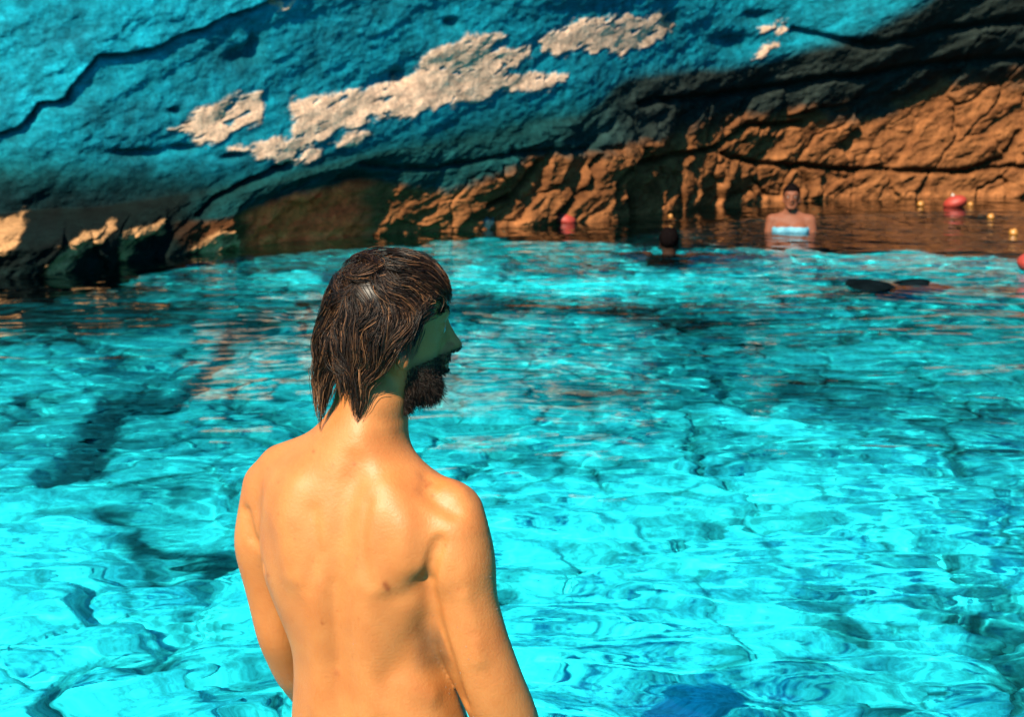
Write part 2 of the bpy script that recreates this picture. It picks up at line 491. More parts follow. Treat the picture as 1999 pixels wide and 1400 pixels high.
# upper-left slab stands proud above the crack
up = smooth(0, 40, seg_dist(QX, QY, [(60, 232), (130, 190), (190, 112), (300, 98), (400, 55), (500, 12), (600, -30)]))
above = QY < np.interp(QX, [0, 60, 130, 190, 300, 400, 500, 600], [262, 232, 190, 112, 98, 55, 12, -30])
H += np.where(above & (QX < 600), 0.05, 0.0) * np.minimum(1, up * 3)
# dark pits in the roof
for (cx, cy, rx, ry) in [(1430, 80, 35, 18), (1310, 45, 18, 22), (360, 290, 22, 8), (340, 215, 12, 6), (880, 45, 14, 12), (470, 110, 26, 22), (1480, 30, 25, 10),
                         (780, 150, 16, 12), (270, 300, 50, 10), (450, 305, 20, 6), (690, 345, 40, 10), (500, 90, 12, 30)]:
    g = np.exp(-(((QX - cx) / rx) ** 2 + ((QY - cy) / ry) ** 2))
    H -= 0.07 * g; dark = np.maximum(dark, 0.75 * g)

# sunlit patches painted on the roof: pale, slightly proud, ragged edges drawn out along the strata
SUN_PATCH = [
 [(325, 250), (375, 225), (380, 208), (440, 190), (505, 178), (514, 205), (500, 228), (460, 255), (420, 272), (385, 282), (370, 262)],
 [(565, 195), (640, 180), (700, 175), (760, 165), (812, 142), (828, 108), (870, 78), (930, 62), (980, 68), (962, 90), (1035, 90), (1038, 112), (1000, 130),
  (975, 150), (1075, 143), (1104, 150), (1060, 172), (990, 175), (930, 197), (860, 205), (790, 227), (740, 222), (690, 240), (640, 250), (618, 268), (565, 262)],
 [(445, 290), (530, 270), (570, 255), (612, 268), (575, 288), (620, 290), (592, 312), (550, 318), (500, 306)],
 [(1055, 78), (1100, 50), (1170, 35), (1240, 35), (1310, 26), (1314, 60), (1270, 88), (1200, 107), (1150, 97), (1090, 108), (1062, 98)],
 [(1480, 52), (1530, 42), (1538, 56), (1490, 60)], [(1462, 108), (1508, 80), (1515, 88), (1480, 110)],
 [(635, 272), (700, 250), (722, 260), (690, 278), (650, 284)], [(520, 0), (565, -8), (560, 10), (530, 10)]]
BPATCH = [[(-30, 440), (50, 413), (46, 455), (12, 500), (-30, 520)], [(85, 540), (118, 495), (160, 460), (215, 430), (228, 445), (190, 478), (142, 512), (130, 545)],
          [(235, 492), (258, 450), (300, 428), (328, 430), (310, 456), (270, 472), (250, 512)], [(345, 492), (365, 470), (400, 452), (440, 452), (470, 482)]]
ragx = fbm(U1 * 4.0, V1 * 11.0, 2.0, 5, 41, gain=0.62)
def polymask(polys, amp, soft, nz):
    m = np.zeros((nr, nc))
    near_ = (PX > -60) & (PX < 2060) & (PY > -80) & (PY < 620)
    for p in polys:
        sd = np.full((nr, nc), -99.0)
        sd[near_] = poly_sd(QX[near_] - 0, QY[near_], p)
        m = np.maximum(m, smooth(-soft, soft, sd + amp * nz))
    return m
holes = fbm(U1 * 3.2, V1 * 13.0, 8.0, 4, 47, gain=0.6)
pm = polymask(SUN_PATCH, 26, 4.5, ragx)
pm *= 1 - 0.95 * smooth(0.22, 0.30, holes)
# ragged brown patches low on the left
bm_ = polymask(BPATCH, 30, 5, ragx) * (1 - 0.7 * smooth(0.12, 0.3, holes))
Hs = smrow(H, 5); Hs = smrow(Hs.T.copy(), 5).T if False else Hs
pad_ = np.pad(Hs, ((0, 0), (6, 6)), mode='edge'); Hs = sum(pad_[:, i:i + nc] for i in range(13)) / 13
H = H * (1 - 0.6 * pm) + Hs * 0.6 * pm
H += 0.012 * pm + 0.02 * bm_

# albedo by zone of the rock
cn = fbm(S * 1.3, ZZ * 2.2, 0, 5, 51, gain=0.6)
cn2 = fbm(U1 * 2.5, V1 * 7.0, 0, 5, 52, gain=0.6)
teal_l = np.array([0.003, 0.165, 0.215]); teal_d = np.array([0.003, 0.055, 0.075]); green_d = np.array([0.004, 0.030, 0.027])  # teal glow off the water is painted into the roof colour
mixl = np.clip(0.5 + 0.9 * cn + 0.5 * cn2, 0, 1)[..., None]
teal = teal_d * (1 - mixl) + teal_l * mixl
# painted glow brighter towards the top left slab, deep green low on the left
tl = np.where(above & (QX < 620), 1.0, 0.0) * (QX > -2000)
teal = teal * (1 + 0.35 * tl[..., None])
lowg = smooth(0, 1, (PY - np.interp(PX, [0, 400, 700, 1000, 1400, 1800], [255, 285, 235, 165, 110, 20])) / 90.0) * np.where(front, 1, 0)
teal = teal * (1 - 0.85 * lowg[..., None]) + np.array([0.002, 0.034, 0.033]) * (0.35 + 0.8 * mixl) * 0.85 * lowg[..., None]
brown_l = np.array([0.165, 0.062, 0.021]); brown_d = np.array([0.055, 0.019, 0.007])
bmix = np.clip(0.5 + 0.9 * cn2 + 0.5 * cn, 0, 1)[..., None]
brown = brown_d * (1 - bmix) + brown_l * bmix
# red boosted in the colour to offset cyan shade on the foot wall
red_lift = (smooth(455, 520, PX + 50 * cn) * smooth(750, 670, PX + 50 * cn2))[..., None]
brown = brown * (1 + red_lift * np.array([7.5, 1.0, 0.6]))
gw = smooth(1300, 1000, PX)[..., None]
grey = (np.array([0.010, 0.014, 0.012]) * (1 - gw) + np.array([0.003, 0.026, 0.026]) * gw) * (0.4 + 1.2 * bmix)  # shade under the overhang painted into the recess colour
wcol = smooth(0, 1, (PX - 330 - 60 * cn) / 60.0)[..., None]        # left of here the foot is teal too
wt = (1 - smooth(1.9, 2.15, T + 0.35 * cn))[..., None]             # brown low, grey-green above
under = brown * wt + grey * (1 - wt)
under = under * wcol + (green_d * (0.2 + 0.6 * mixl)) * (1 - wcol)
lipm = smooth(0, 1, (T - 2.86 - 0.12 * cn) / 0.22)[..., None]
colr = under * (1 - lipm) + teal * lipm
peach = np.array([0.54, 0.33, 0.215]) * (0.93 + 0.2 * cn2[..., None])  # painted sunlight on the roof
ochre = np.array([0.36, 0.18, 0.075]) * (0.9 + 0.5 * cn2[..., None])
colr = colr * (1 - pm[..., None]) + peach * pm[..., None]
colr = colr * (1 - bm_[..., None]) + ochre * bm_[..., None]
colr = colr * (1 - 0.75 * dark[..., None])
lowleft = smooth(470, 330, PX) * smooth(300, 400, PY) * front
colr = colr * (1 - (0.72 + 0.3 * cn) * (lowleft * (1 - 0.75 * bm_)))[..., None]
# wet dark band at the water line, pale scum line above it
band = np.exp(-((ZZ - 0.05 - 0.03 * cn) / 0.035) ** 2)
colr = colr * (1 + 0.5 * (band * (T < 2.2))[..., None])
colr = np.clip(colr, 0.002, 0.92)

# displace towards the pool and a little down on the roof
dn = np.stack([nrm[:, 0][None, :] * np.ones((nr, 1)), nrm[:, 1][None, :] * np.ones((nr, 1)), -0.5 * roofness], 2)
V = np.stack([BX, BY, ZZ], 2) + dn * H[..., None]
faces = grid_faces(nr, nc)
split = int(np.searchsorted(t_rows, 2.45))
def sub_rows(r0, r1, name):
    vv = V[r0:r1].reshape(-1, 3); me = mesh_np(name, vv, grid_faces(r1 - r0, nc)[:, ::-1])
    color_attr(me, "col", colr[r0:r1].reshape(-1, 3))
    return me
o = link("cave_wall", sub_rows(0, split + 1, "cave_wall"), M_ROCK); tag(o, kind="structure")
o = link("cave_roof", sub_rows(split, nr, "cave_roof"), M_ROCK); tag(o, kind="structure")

# ------------------------------------------------------------------ pool bed
def axis(parts):
    return np.concatenate([np.linspace(a, b, n, endpoint=False) for a, b, n in parts])
bx = axis([(-60, -9, 20), (-9, -3.5, 160), (-3.5, 3.5, 420), (3.5, 9, 160), (9, 60, 20)])
by = axis([(-40, 0.5, 25), (0.5, 8, 520), (8, 24, 300), (24, 60, 12)])
GX, GY = np.meshgrid(bx, by)
nrb, ncb = GX.shape
# apparent photograph pixel of a bed point seen through flat water
D0 = 0.85
dep_ang = np.linspace(math.radians(2.5), math.radians(40), 400)
rad = CAM_Z / np.tan(dep_ang) + D0 / np.tan(np.arccos(np.cos(dep_ang) / 1.33))
R = np.hypot(GX, GY)
dl = np.interp(R, rad[::-1], dep_ang[::-1])
hx = GX / np.maximum(R, 1e-6); hy = GY / np.maximum(R, 1e-6)
dxr = np.cos(dl) * hx; dyr = np.cos(dl) * hy; dzr = -np.sin(dl)
depb = np.maximum(dyr * cp - dzr * sp_, 1e-3); upb = dyr * sp_ + dzr * cp
BPX = np.where(GY > 0.3, 999.5 + F_PX * dxr / depb, -9000); BPY = np.where(GY > 0.3, 700 - F_PX * upb / depb, 9000)
w1 = fbm(GX * 1.2, GY * 1.2, 0, 4, 61); w2 = fbm(GX * 1.2, GY * 1.2, 3, 4, 62)
big1, big2, bigr = voronoi(GX * 0.85 + 0.5 * w1, GY * 0.62 + 0.5 * w2, 71)
med1, med2, medr = voronoi(GX * 2.6 + 0.5 * w2, GY * 2.2 + 0.5 * w1, 73)
sml1, sml2, smlr = voronoi(GX * 7.5 + 0.7 * w1, GY * 6.5 + 0.7 * w2, 75)
bed = -0.85 + 0.10 * w1
bed += 0.16 * (bigr - 0.5) - 0.16 * np.exp(-((big2 - big1) / 0.06) ** 2)
bed += 0.10 * (medr - 0.5) * 0.8 + 0.06 * np.sqrt(np.clip(med2 - med1, 0, 1)) - 0.05
bed += 0.035 * np.sqrt(np.clip(sml2 - sml1, 0, 1)) * (smlr > 0.35)
fn = fbm(GX * 5, GY * 5, 2, 5, 77, gain=0.6)
bed += 0.02 * fn
# deep towards the wall
lum = 0.82 + 0.45 * fn + 0.22 * (bigr - 0.5) + 0.28 * (medr - 0.5)
lum -= 0.38 * np.exp(-((big2 - big1) / 0.05) ** 2)
lum -= 0.55 * np.exp(-((med2 - med1) / 0.06) ** 2) * (medr > 0.3)
lum -= 0.22 * (smlr < 0.2) * smooth(0.02, 0.1, sml2 - sml1)
bqx = BPX + 40 * w1 + 14 * fn; bqy = BPY + 22 * w2 + 8 * fn
def blob(cx, cy, rx, ry, a, rot=0, depth=0.0, hard=False):
    global lum, bed
    c, s = math.cos(math.radians(rot)), math.sin(math.radians(rot))
    u = ((bqx - cx) * c + (bqy - cy) * s) / rx; v = (-(bqx - cx) * s + (bqy - cy) * c) / ry
    q = u * u + v * v
    g = smooth(1.25, 0.8, q) if hard else np.exp(-q)
    lum = lum + a * g
    bed = bed - depth * g
# crack and slabs, lower left
lum *= 1.0
dcr = seg_dist(bqx, bqy, [(100, 922), (150, 892), (200, 838), (228, 782), (300, 772), (340, 782)])
lum -= 1.2 * np.exp(-(dcr / 24) ** 2); bed -= 0.35 * np.exp(-(dcr / 20) ** 2)
dcr = seg_dist(bqx, bqy, [(340, 780), (390, 740), (440, 690), (455, 650), (520, 640)])
lum -= 0.8 * np.exp(-(dcr / 15) ** 2); bed -= 0.2 * np.exp(-(dcr / 14) ** 2)
dcr = seg_dist(bqx, bqy, [(80, 990), (200, 985), (260, 1000), (280, 1070), (330, 1120)])
lum -= 0.45 * np.exp(-(dcr / 13) ** 2)
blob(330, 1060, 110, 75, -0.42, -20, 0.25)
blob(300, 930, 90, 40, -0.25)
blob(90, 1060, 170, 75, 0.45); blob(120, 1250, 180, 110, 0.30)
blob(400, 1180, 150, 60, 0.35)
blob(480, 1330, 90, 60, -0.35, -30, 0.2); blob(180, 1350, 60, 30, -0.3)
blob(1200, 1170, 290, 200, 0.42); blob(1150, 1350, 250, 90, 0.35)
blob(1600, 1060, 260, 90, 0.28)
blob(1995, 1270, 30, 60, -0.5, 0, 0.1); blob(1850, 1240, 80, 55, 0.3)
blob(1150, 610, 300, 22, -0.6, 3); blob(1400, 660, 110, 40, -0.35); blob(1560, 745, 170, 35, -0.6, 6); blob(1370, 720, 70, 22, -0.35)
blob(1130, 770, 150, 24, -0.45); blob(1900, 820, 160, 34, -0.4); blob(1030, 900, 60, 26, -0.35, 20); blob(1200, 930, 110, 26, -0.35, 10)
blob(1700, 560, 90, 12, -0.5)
blob(100, 610, 460, 62, -0.9); blob(540, 690, 120, 60, -0.3)  # wide one: reflection of the dark roof painted into the bed
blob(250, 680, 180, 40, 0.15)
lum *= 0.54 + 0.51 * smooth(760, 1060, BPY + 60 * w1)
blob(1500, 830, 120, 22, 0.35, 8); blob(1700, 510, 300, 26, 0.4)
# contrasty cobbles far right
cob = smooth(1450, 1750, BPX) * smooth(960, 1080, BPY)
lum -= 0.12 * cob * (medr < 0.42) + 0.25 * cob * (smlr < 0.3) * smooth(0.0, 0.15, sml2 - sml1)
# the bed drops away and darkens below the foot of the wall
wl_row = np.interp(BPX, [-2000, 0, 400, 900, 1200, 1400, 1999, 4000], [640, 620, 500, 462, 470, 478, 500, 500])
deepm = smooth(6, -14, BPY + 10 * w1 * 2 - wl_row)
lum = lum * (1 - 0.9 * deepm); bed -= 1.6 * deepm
# bed raised and paler in spots behind the man's head
pale_spots = np.maximum(np.exp(-((bqx - 600) / 70) ** 2 - ((bqy - 552) / 13) ** 2), np.exp(-((bqx - 925) / 70) ** 2 - ((bqy - 538) / 20) ** 2))
pale_spots = np.maximum(pale_spots, 0.75 * np.exp(-((bqx - 1200) / 280) ** 4 - ((bqy - 562) / 15) ** 2))
lum += 1.0 * pale_spots; bed += 0.62 * pale_spots
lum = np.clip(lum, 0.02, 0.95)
# keep a firm footing under the man and dry shores away from the cave
mx_, my_ = -0.27, 2.52
flat = np.exp(-(((GX - mx_) ** 2 + (GY - my_) ** 2) / 0.25 ** 2))
bed = bed * (1 - flat) - 0.86 * flat
bed = np.minimum(bed, -0.14)
me = mesh_np("pool_bed", np.stack([GX, GY, bed], 2).reshape(-1, 3), grid_faces(nrb, ncb))
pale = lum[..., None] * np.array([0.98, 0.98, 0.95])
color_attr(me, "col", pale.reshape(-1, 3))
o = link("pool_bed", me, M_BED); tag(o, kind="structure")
o.cycles.is_caustics_receiver = True

# ------------------------------------------------------------------ water surface
wxs = axis([(-60, -8, 60), (-8, -2.2, 260), (-2.2, 2.2, 330), (2.2, 8, 260), (8, 60, 61)])
wys = axis([(-40, 1.5, 70), (1.5, 7, 420), (7, 13, 260), (13, 23, 260), (23, 60, 20)])
WX, WY = np.meshgrid(wxs, wys)
def ripples(x, y):
    a = 0.35 * fbm(x * 0.5, y * 0.5, 0, 2, 81); b = 0.35 * fbm(x * 0.5, y * 0.5, 4, 2, 82)
    x = x + a; y = y + b
    z = 0.015 * noise3(x * 0.55, y * 0.9, 0.3, 83)
    z += 0.0125 * noise3(x * 1.5, y * 2.3, 1.3, 84)
    z += 0.0052 * (1 - 2 * np.abs(noise3(x * 2.6, y * 4.2, 2.3, 85)))
    z += 0.0034 * noise3(x * 6.0, y * 8.0, 3.3, 86)
    z += 0.0012 * noise3(x * 13.0, y * 15.0, 4.3, 87)
    return z
WZ = ripples(WX, WY) * (0.45 + 0.35 * smooth(5.5, 11, WY))
def rings(cx, cy, amp, lam, dec):
    r = np.hypot(WX - cx, WY - cy)
    return amp * np.cos(2 * math.pi * r / lam) * np.exp(-r / dec) * smooth(0.0, 0.15, r)
sw1 = pixz(1306, 497); sw2 = pixz(1550, 452)
WZ += rings(mx_, my_, 0.006, 0.28, 0.9) + rings(sw1[0], sw1[1], 0.010, 0.3, 0.8) + rings(sw2[0], sw2[1], 0.008, 0.3, 0.7)
brk = np.exp(-((WX - 1.6) / 1.3) ** 2 - ((WY - 4.9) / 1.3) ** 2)
WZ += brk * (0.0022 * noise3(WX * 7 + 2 * fbm(WX, WY, 0, 2, 5), WY * 9, 5.0, 88) + 0.0016 * (1 - 2 * np.abs(noise3(WX * 4.5, WY * 8, 6.0, 89))))
calm = smooth(30, 12, np.hypot(WX, WY - 6))
WZ *= 0.15 + 0.85 * calm
me = mesh_np("pool_water", np.stack([WX, WY, WZ], 2).reshape(-1, 3), grid_faces(*WX.shape))
o = link("water", me, M_WATER); tag(o, kind="structure")
o.cycles.is_caustics_caster = True
import bmesh
M_DROP = mat_simple("water_drop", (0.8, 0.8, 0.8), rough=0.05, noise=0.05, spec=0.8)
[n for n in M_DROP.node_tree.nodes if n.type == "BSDF_PRINCIPLED"][0].inputs["Transmission Weight"].default_value = 0.85
# ------------------------------------------------------------------ implicit bodies -> one continuous mesh
class Field:
    """smooth union of tapered bones and ellipsoids on a tensor grid"""
    def __init__(self, xs, ys, zs):
        self.xs, self.ys, self.zs = [np.asarray(a, np.float32) for a in (xs, ys, zs)]
        self.F = np.full((len(xs), len(ys), len(zs)), 0.08, np.float32)
    def _box(self, lo, hi):
        r = []
        for a, l, h in zip((self.xs, self.ys, self.zs), lo, hi):
            i0 = int(np.searchsorted(a, l)); i1 = int(np.searchsorted(a, h))
            r.append(slice(max(i0, 0), min(i1, len(a))))
        return tuple(r)
    def _grid(self, b):
        return np.meshgrid(self.xs[b[0]], self.ys[b[1]], self.zs[b[2]], indexing='ij', sparse=True)
    def _comb(self, b, d, k, op):
        A = self.F[b]
        if op == 'add':
            h = np.maximum(k - np.abs(A - d), 0) / k
            self.F[b] = np.minimum(A, d) - h * h * k * 0.25
        else:
            d = -d
            h = np.maximum(k - np.abs(A - d), 0) / k
            self.F[b] = np.maximum(A, d) + h * h * k * 0.25
    def bone(self, a, c, ra, rc, k=0.02, op='add'):
        a = np.asarray(a, float); c = np.asarray(c, float)
        m = max(ra, rc) + k + 0.06
        b = self._box(np.minimum(a, c) - m, np.maximum(a, c) + m)
        X, Y, Z = self._grid(b)
        v = c - a; L2 = float(v @ v) + 1e-12
        t = np.clip(((X - a[0]) * v[0] + (Y - a[1]) * v[1] + (Z - a[2]) * v[2]) / L2, 0, 1)
        d = np.sqrt((X - a[0] - t * v[0]) ** 2 + (Y - a[1] - t * v[1]) ** 2 + (Z - a[2] - t * v[2]) ** 2) - (ra + (rc - ra) * t)
        self._comb(b, d.astype(np.float32), k, op)
    def chain(self, pts, rad, k=0.03, n=28):
        """one smooth limb through several joints"""
        pts = np.array([np.asarray(p, float) for p in pts]); rad = np.asarray(rad, float)
        t = np.concatenate([[0], np.cumsum(np.linalg.norm(np.diff(pts, axis=0), axis=1))])
        tt = np.linspace(0, t[-1], 121)
        w = np.exp(-(np.arange(-9, 10) / 5.0) ** 2); w /= w.sum()
        def sm(v):
            q = np.interp(tt, t, v); qq = np.pad(q, 9, mode='reflect', reflect_type='odd')
            return np.convolve(qq, w, mode='valid')
        C_ = np.stack([sm(pts[:, i]) for i in range(3)] + [sm(rad)], 1)[np.linspace(0, 120, n).astype(int)]
        m = rad.max() + k + 0.06
        b = self._box(C_[:, :3].min(0) - m, C_[:, :3].max(0) + m)
        X, Y, Z = self._grid(b); D = None
        for p, q in zip(C_[:-1], C_[1:]):
            v = (q - p)[:3]; L2 = float(v @ v) + 1e-12
            h = np.clip(((X - p[0]) * v[0] + (Y - p[1]) * v[1] + (Z - p[2]) * v[2]) / L2, 0, 1).astype(np.float32)
            d = np.sqrt((X - p[0] - h * v[0]) ** 2 + (Y - p[1] - h * v[1]) ** 2 + (Z - p[2] - h * v[2]) ** 2) - (p[3] + (q[3] - p[3]) * h)
            D = d if D is None else np.minimum(D, d)
        self._comb(b, D.astype(np.float32), k, 'add')
    def ell(self, c, r, axes=None, k=0.02, op='add'):
        c = np.asarray(c, float); r = np.asarray(r, float)
        m = r.max() + k + 0.06
        b = self._box(c - m, c + m)
        X, Y, Z = self._grid(b)
        dx, dy, dz = X - c[0], Y - c[1], Z - c[2]
        if axes is not None:
            A = np.asarray(axes)
            p = [A[i, 0] * dx + A[i, 1] * dy + A[i, 2] * dz for i in range(3)]
        else: p = [dx, dy, dz]
        q = np.sqrt((p[0] / r[0]) ** 2 + (p[1] / r[1]) ** 2 + (p[2] / r[2]) ** 2)
        g = np.sqrt((p[0] / r[0] ** 2) ** 2 + (p[1] / r[1] ** 2) ** 2 + (p[2] / r[2] ** 2) ** 2) + 1e-6
        d = q * (q - 1) / g
        d = np.maximum(d, -r.min())
        self._comb(b, d.astype(np.float32), k, op)
    def tube(self, zt, cx, cy, a, bb, yaw, k=0.03, pw=2.0):
        """vertical generalised cylinder through elliptical sections given at heights zt"""
        o = np.argsort(zt); zt, cx, cy, a, bb = [np.asarray(q, float)[o] for q in (zt, cx, cy, a, bb)]
        lo = (min(cx - a) - 0.1, min(cy - a) - 0.1, zt[0]); hi = (max(cx + a) + 0.1, max(cy + a) + 0.1, zt[-1])
        b = self._box(lo, hi)
        X, Y, Z = self._grid(b); z = Z.ravel()
        def I(v):
            # smooth interpolation
            zz = np.linspace(zt[0], zt[-1], 160); q = np.interp(zz, zt, v)
            w = np.exp(-(np.arange(-8, 9) / 4.5) ** 2); w /= w.sum()
            q = np.convolve(np.pad(q, 8, mode='edge'), w, mode='valid')
            return np.interp(z, zz, q)[None, None, :]
        CX, CY, A_, B_ = I(cx), I(cy), I(a), I(bb)
        c, s = math.cos(yaw), math.sin(yaw)
        dx, dy = X - CX, Y - CY
        u = c * dx + s * dy; v = -s * dx + c * dy
        q = (np.abs(u / A_) ** pw + np.abs(v / B_) ** pw) ** (1 / pw)
        d = (q - 1) * np.minimum(A_, B_)
        # rounded ends
        e = np.maximum(np.maximum(zt[0] + 0.02 - z, z - zt[-1] + 0.02), 0)[None, None, :]
        d = d + e
        self._comb(b, d.astype(np.float32), k, 'add')
    def bump(self, c, r, h):
        """push the surface out (h>0) or in (h<0) around a point; r = three radii or one"""
        c = np.asarray(c, float); r = np.ones(3) * r if np.isscalar(r) else np.asarray(r, float)
        b = self._box(c - 3 * r, c + 3 * r)
        X, Y, Z = self._grid(b)
        self.F[b] -= (h * np.exp(-((X - c[0]) / r[0]) ** 2 - ((Y - c[1]) / r[1]) ** 2 - ((Z - c[2]) / r[2]) ** 2)).astype(np.float32)
    def ridge(self, pts, r, h):
        pts = [np.asarray(p, float) for p in pts]
        lo = np.min(pts, 0) - 3 * r; hi = np.max(pts, 0) + 3 * r
        b = self._box(lo, hi); X, Y, Z = self._grid(b); D = None
        for a, c in zip(pts[:-1], pts[1:]):
            v = c - a; L2 = float(v @ v) + 1e-12
            t = np.clip(((X - a[0]) * v[0] + (Y - a[1]) * v[1] + (Z - a[2]) * v[2]) / L2, 0, 1)
            d = (X - a[0] - t * v[0]) ** 2 + (Y - a[1] - t * v[1]) ** 2 + (Z - a[2] - t * v[2]) ** 2
            D = d if D is None else np.minimum(D, d)
        self.F[b] -= (h * np.exp(-D / r ** 2)).astype(np.float32)
    def sample(self, P):
        def idx(a, v):
            i = np.clip(np.searchsorted(a, v) - 1, 0, len(a) - 2); f = np.clip((v - a[i]) / (a[i + 1] - a[i]), 0, 1)
            return i, f
        i, fx = idx(self.xs, P[:, 0]); j, fy = idx(self.ys, P[:, 1]); k, fz = idx(self.zs, P[:, 2])
        F = self.F; r = 0
        for a in (0, 1):
            for b in (0, 1):
                for c in (0, 1):
                    r = r + F[i + a, j + b, k + c] * (fx if a else 1 - fx) * (fy if b else 1 - fy) * (fz if c else 1 - fz)
        return r
    def grad(self, P, e=0.004):
        g = np.stack([self.sample(P + np.eye(3)[i] * e) - self.sample(P - np.eye(3)[i] * e) for i in range(3)], 1)
        return g / (np.linalg.norm(g, axis=1)[:, None] + 1e-9)
    def polygonize(self, smooth_iters=2):
        F = self.F; S = F < 0
        nx, ny, nz = F.shape
        # surface nets
        cells = S[:-1, :-1, :-1].astype(np.int8)
        cnt = np.zeros((nx - 1, ny - 1, nz - 1), np.int8)
        for a in (0, 1):
            for b in (0, 1):
                for c in (0, 1):
                    cnt += S[a:nx - 1 + a, b:ny - 1 + b, c:nz - 1 + c]
        act = (cnt > 0) & (cnt < 8)
        ci = np.argwhere(act)
        vid = np.full(act.shape, -1, np.int32); vid[act] = np.arange(len(ci))
        acc = np.zeros((len(ci), 3)); n = np.zeros(len(ci))
        A = [self.xs, self.ys, self.zs]
        for ax in range(3):
            o1, o2 = [q for q in range(3) if q != ax]
            for p in (0, 1):
                for q in (0, 1):
                    a = ci.copy(); a[:, o1] += p; a[:, o2] += q
                    b = a.copy(); b[:, ax] += 1
                    fa = F[a[:, 0], a[:, 1], a[:, 2]]; fb = F[b[:, 0], b[:, 1], b[:, 2]]
                    m = (fa < 0) != (fb < 0)
                    t = np.where(m, fa / (fa - fb + 1e-12), 0)
                    pos = np.stack([A[i][a[:, i]] for i in range(3)], 1).astype(float)
                    pos[:, ax] += t * (A[ax][b[:, ax]] - A[ax][a[:, ax]])
                    acc[m] += pos[m]; n[m] += 1
        V = acc / np.maximum(n, 1)[:, None]
        quads = []
        for ax in range(3):
            o1, o2 = [(1, 2), (2, 0), (0, 1)][ax]
            sl0 = [slice(None)] * 3; sl1 = [slice(None)] * 3
            sl0[ax] = slice(0, -1); sl1[ax] = slice(1, None)
            s0 = S[tuple(sl0)]; s1 = S[tuple(sl1)]
            e = np.argwhere(s0 != s1)
            e = e[(e[:, o1] > 0) & (e[:, o2] > 0) & (e[:, o1] < F.shape[o1] - 1) & (e[:, o2] < F.shape[o2] - 1)]
            inside0 = s0[e[:, 0], e[:, 1], e[:, 2]]
            def cid(d1, d2):
                g = e.copy(); g[:, o1] -= d1; g[:, o2] -= d2
                return vid[g[:, 0], g[:, 1], g[:, 2]]
            q = np.stack([cid(1, 1), cid(0, 1), cid(0, 0), cid(1, 0)], 1)
            q[~inside0] = q[~inside0][:, ::-1]
            quads.append(q)
        Q = np.concatenate(quads)
        Q = Q[(Q >= 0).all(1)]
        for _ in range(smooth_iters):
            s = np.zeros_like(V); c = np.zeros(len(V))
            for i, j in ((0, 1), (1, 2), (2, 3), (3, 0)):
                np.add.at(s, Q[:, i], V[Q[:, j]]); np.add.at(c, Q[:, i], 1)
                np.add.at(s, Q[:, j], V[Q[:, i]]); np.add.at(c, Q[:, j], 1)
            V = 0.5 * V + 0.5 * s / np.maximum(c, 1)[:, None]
        return V, Q

def rows(a, b, st): return np.arange(a, b, st)

def hand(F, wrist, fdir, pdir, side, size=1.0, k=0.006):
    """palm, five fingers and a thumb; fdir = along the fingers, pdir = palm normal, side = towards the thumb"""
    w = np.asarray(wrist, float); f = np.asarray(fdir, float); f /= np.linalg.norm(f)
    s = np.asarray(side, float); s -= (s @ f) * f; s /= np.linalg.norm(s)
    n = np.cross(f, s); 
    if n @ np.asarray(pdir, float) < 0: n = -n
    z = size
    c = w + f * 0.05 * z
    F.ell(c, (0.052 * z, 0.040 * z, 0.017 * z), axes=[f, s, n], k=0.012)
    for j, (off, ln) in enumerate([(0.027, 0.070), (0.009, 0.080), (-0.010, 0.074), (-0.028, 0.058)]):
        p = w + f * 0.092 * z + s * off * z
        d1 = f + n * 0.18 + s * off * 2.0; d1 /= np.linalg.norm(d1)
        d2 = f + n * 0.55 + s * off * 2.0; d2 /= np.linalg.norm(d2)
        d3 = f + n * 0.95; d3 /= np.linalg.norm(d3)
        q1 = p + d1 * ln * 0.42 * z; q2 = q1 + d2 * ln * 0.32 * z; q3 = q2 + d3 * ln * 0.24 * z
        F.bone(p - f * 0.02 * z, q1, 0.0095 * z, 0.0088 * z, k=k); F.bone(q1, q2, 0.0088 * z, 0.0078 * z, k=0.003); F.bone(q2, q3, 0.0078 * z, 0.0068 * z, k=0.003)
    t0 = w + f * 0.03 * z + s * 0.026 * z; t1 = t0 + (f * 0.7 + s * 0.7) * 0.036 * z + n * 0.01; t2 = t1 + (f * 0.95 + s * 0.25) * 0.034 * z + n * 0.006
    F.bone(t0, t1, 0.013 * z, 0.0105 * z, k=0.008); F.bone(t1, t2, 0.0105 * z, 0.008 * z, k=0.003)

def head_axes(yaw, pitch=0.0):
    f = np.array([math.cos(yaw) * math.cos(pitch), math.sin(yaw) * math.cos(pitch), math.sin(pitch)])
    r = np.array([math.sin(yaw), -math.cos(yaw), 0.0])
    u = np.cross(r, f)
    return f, r, u

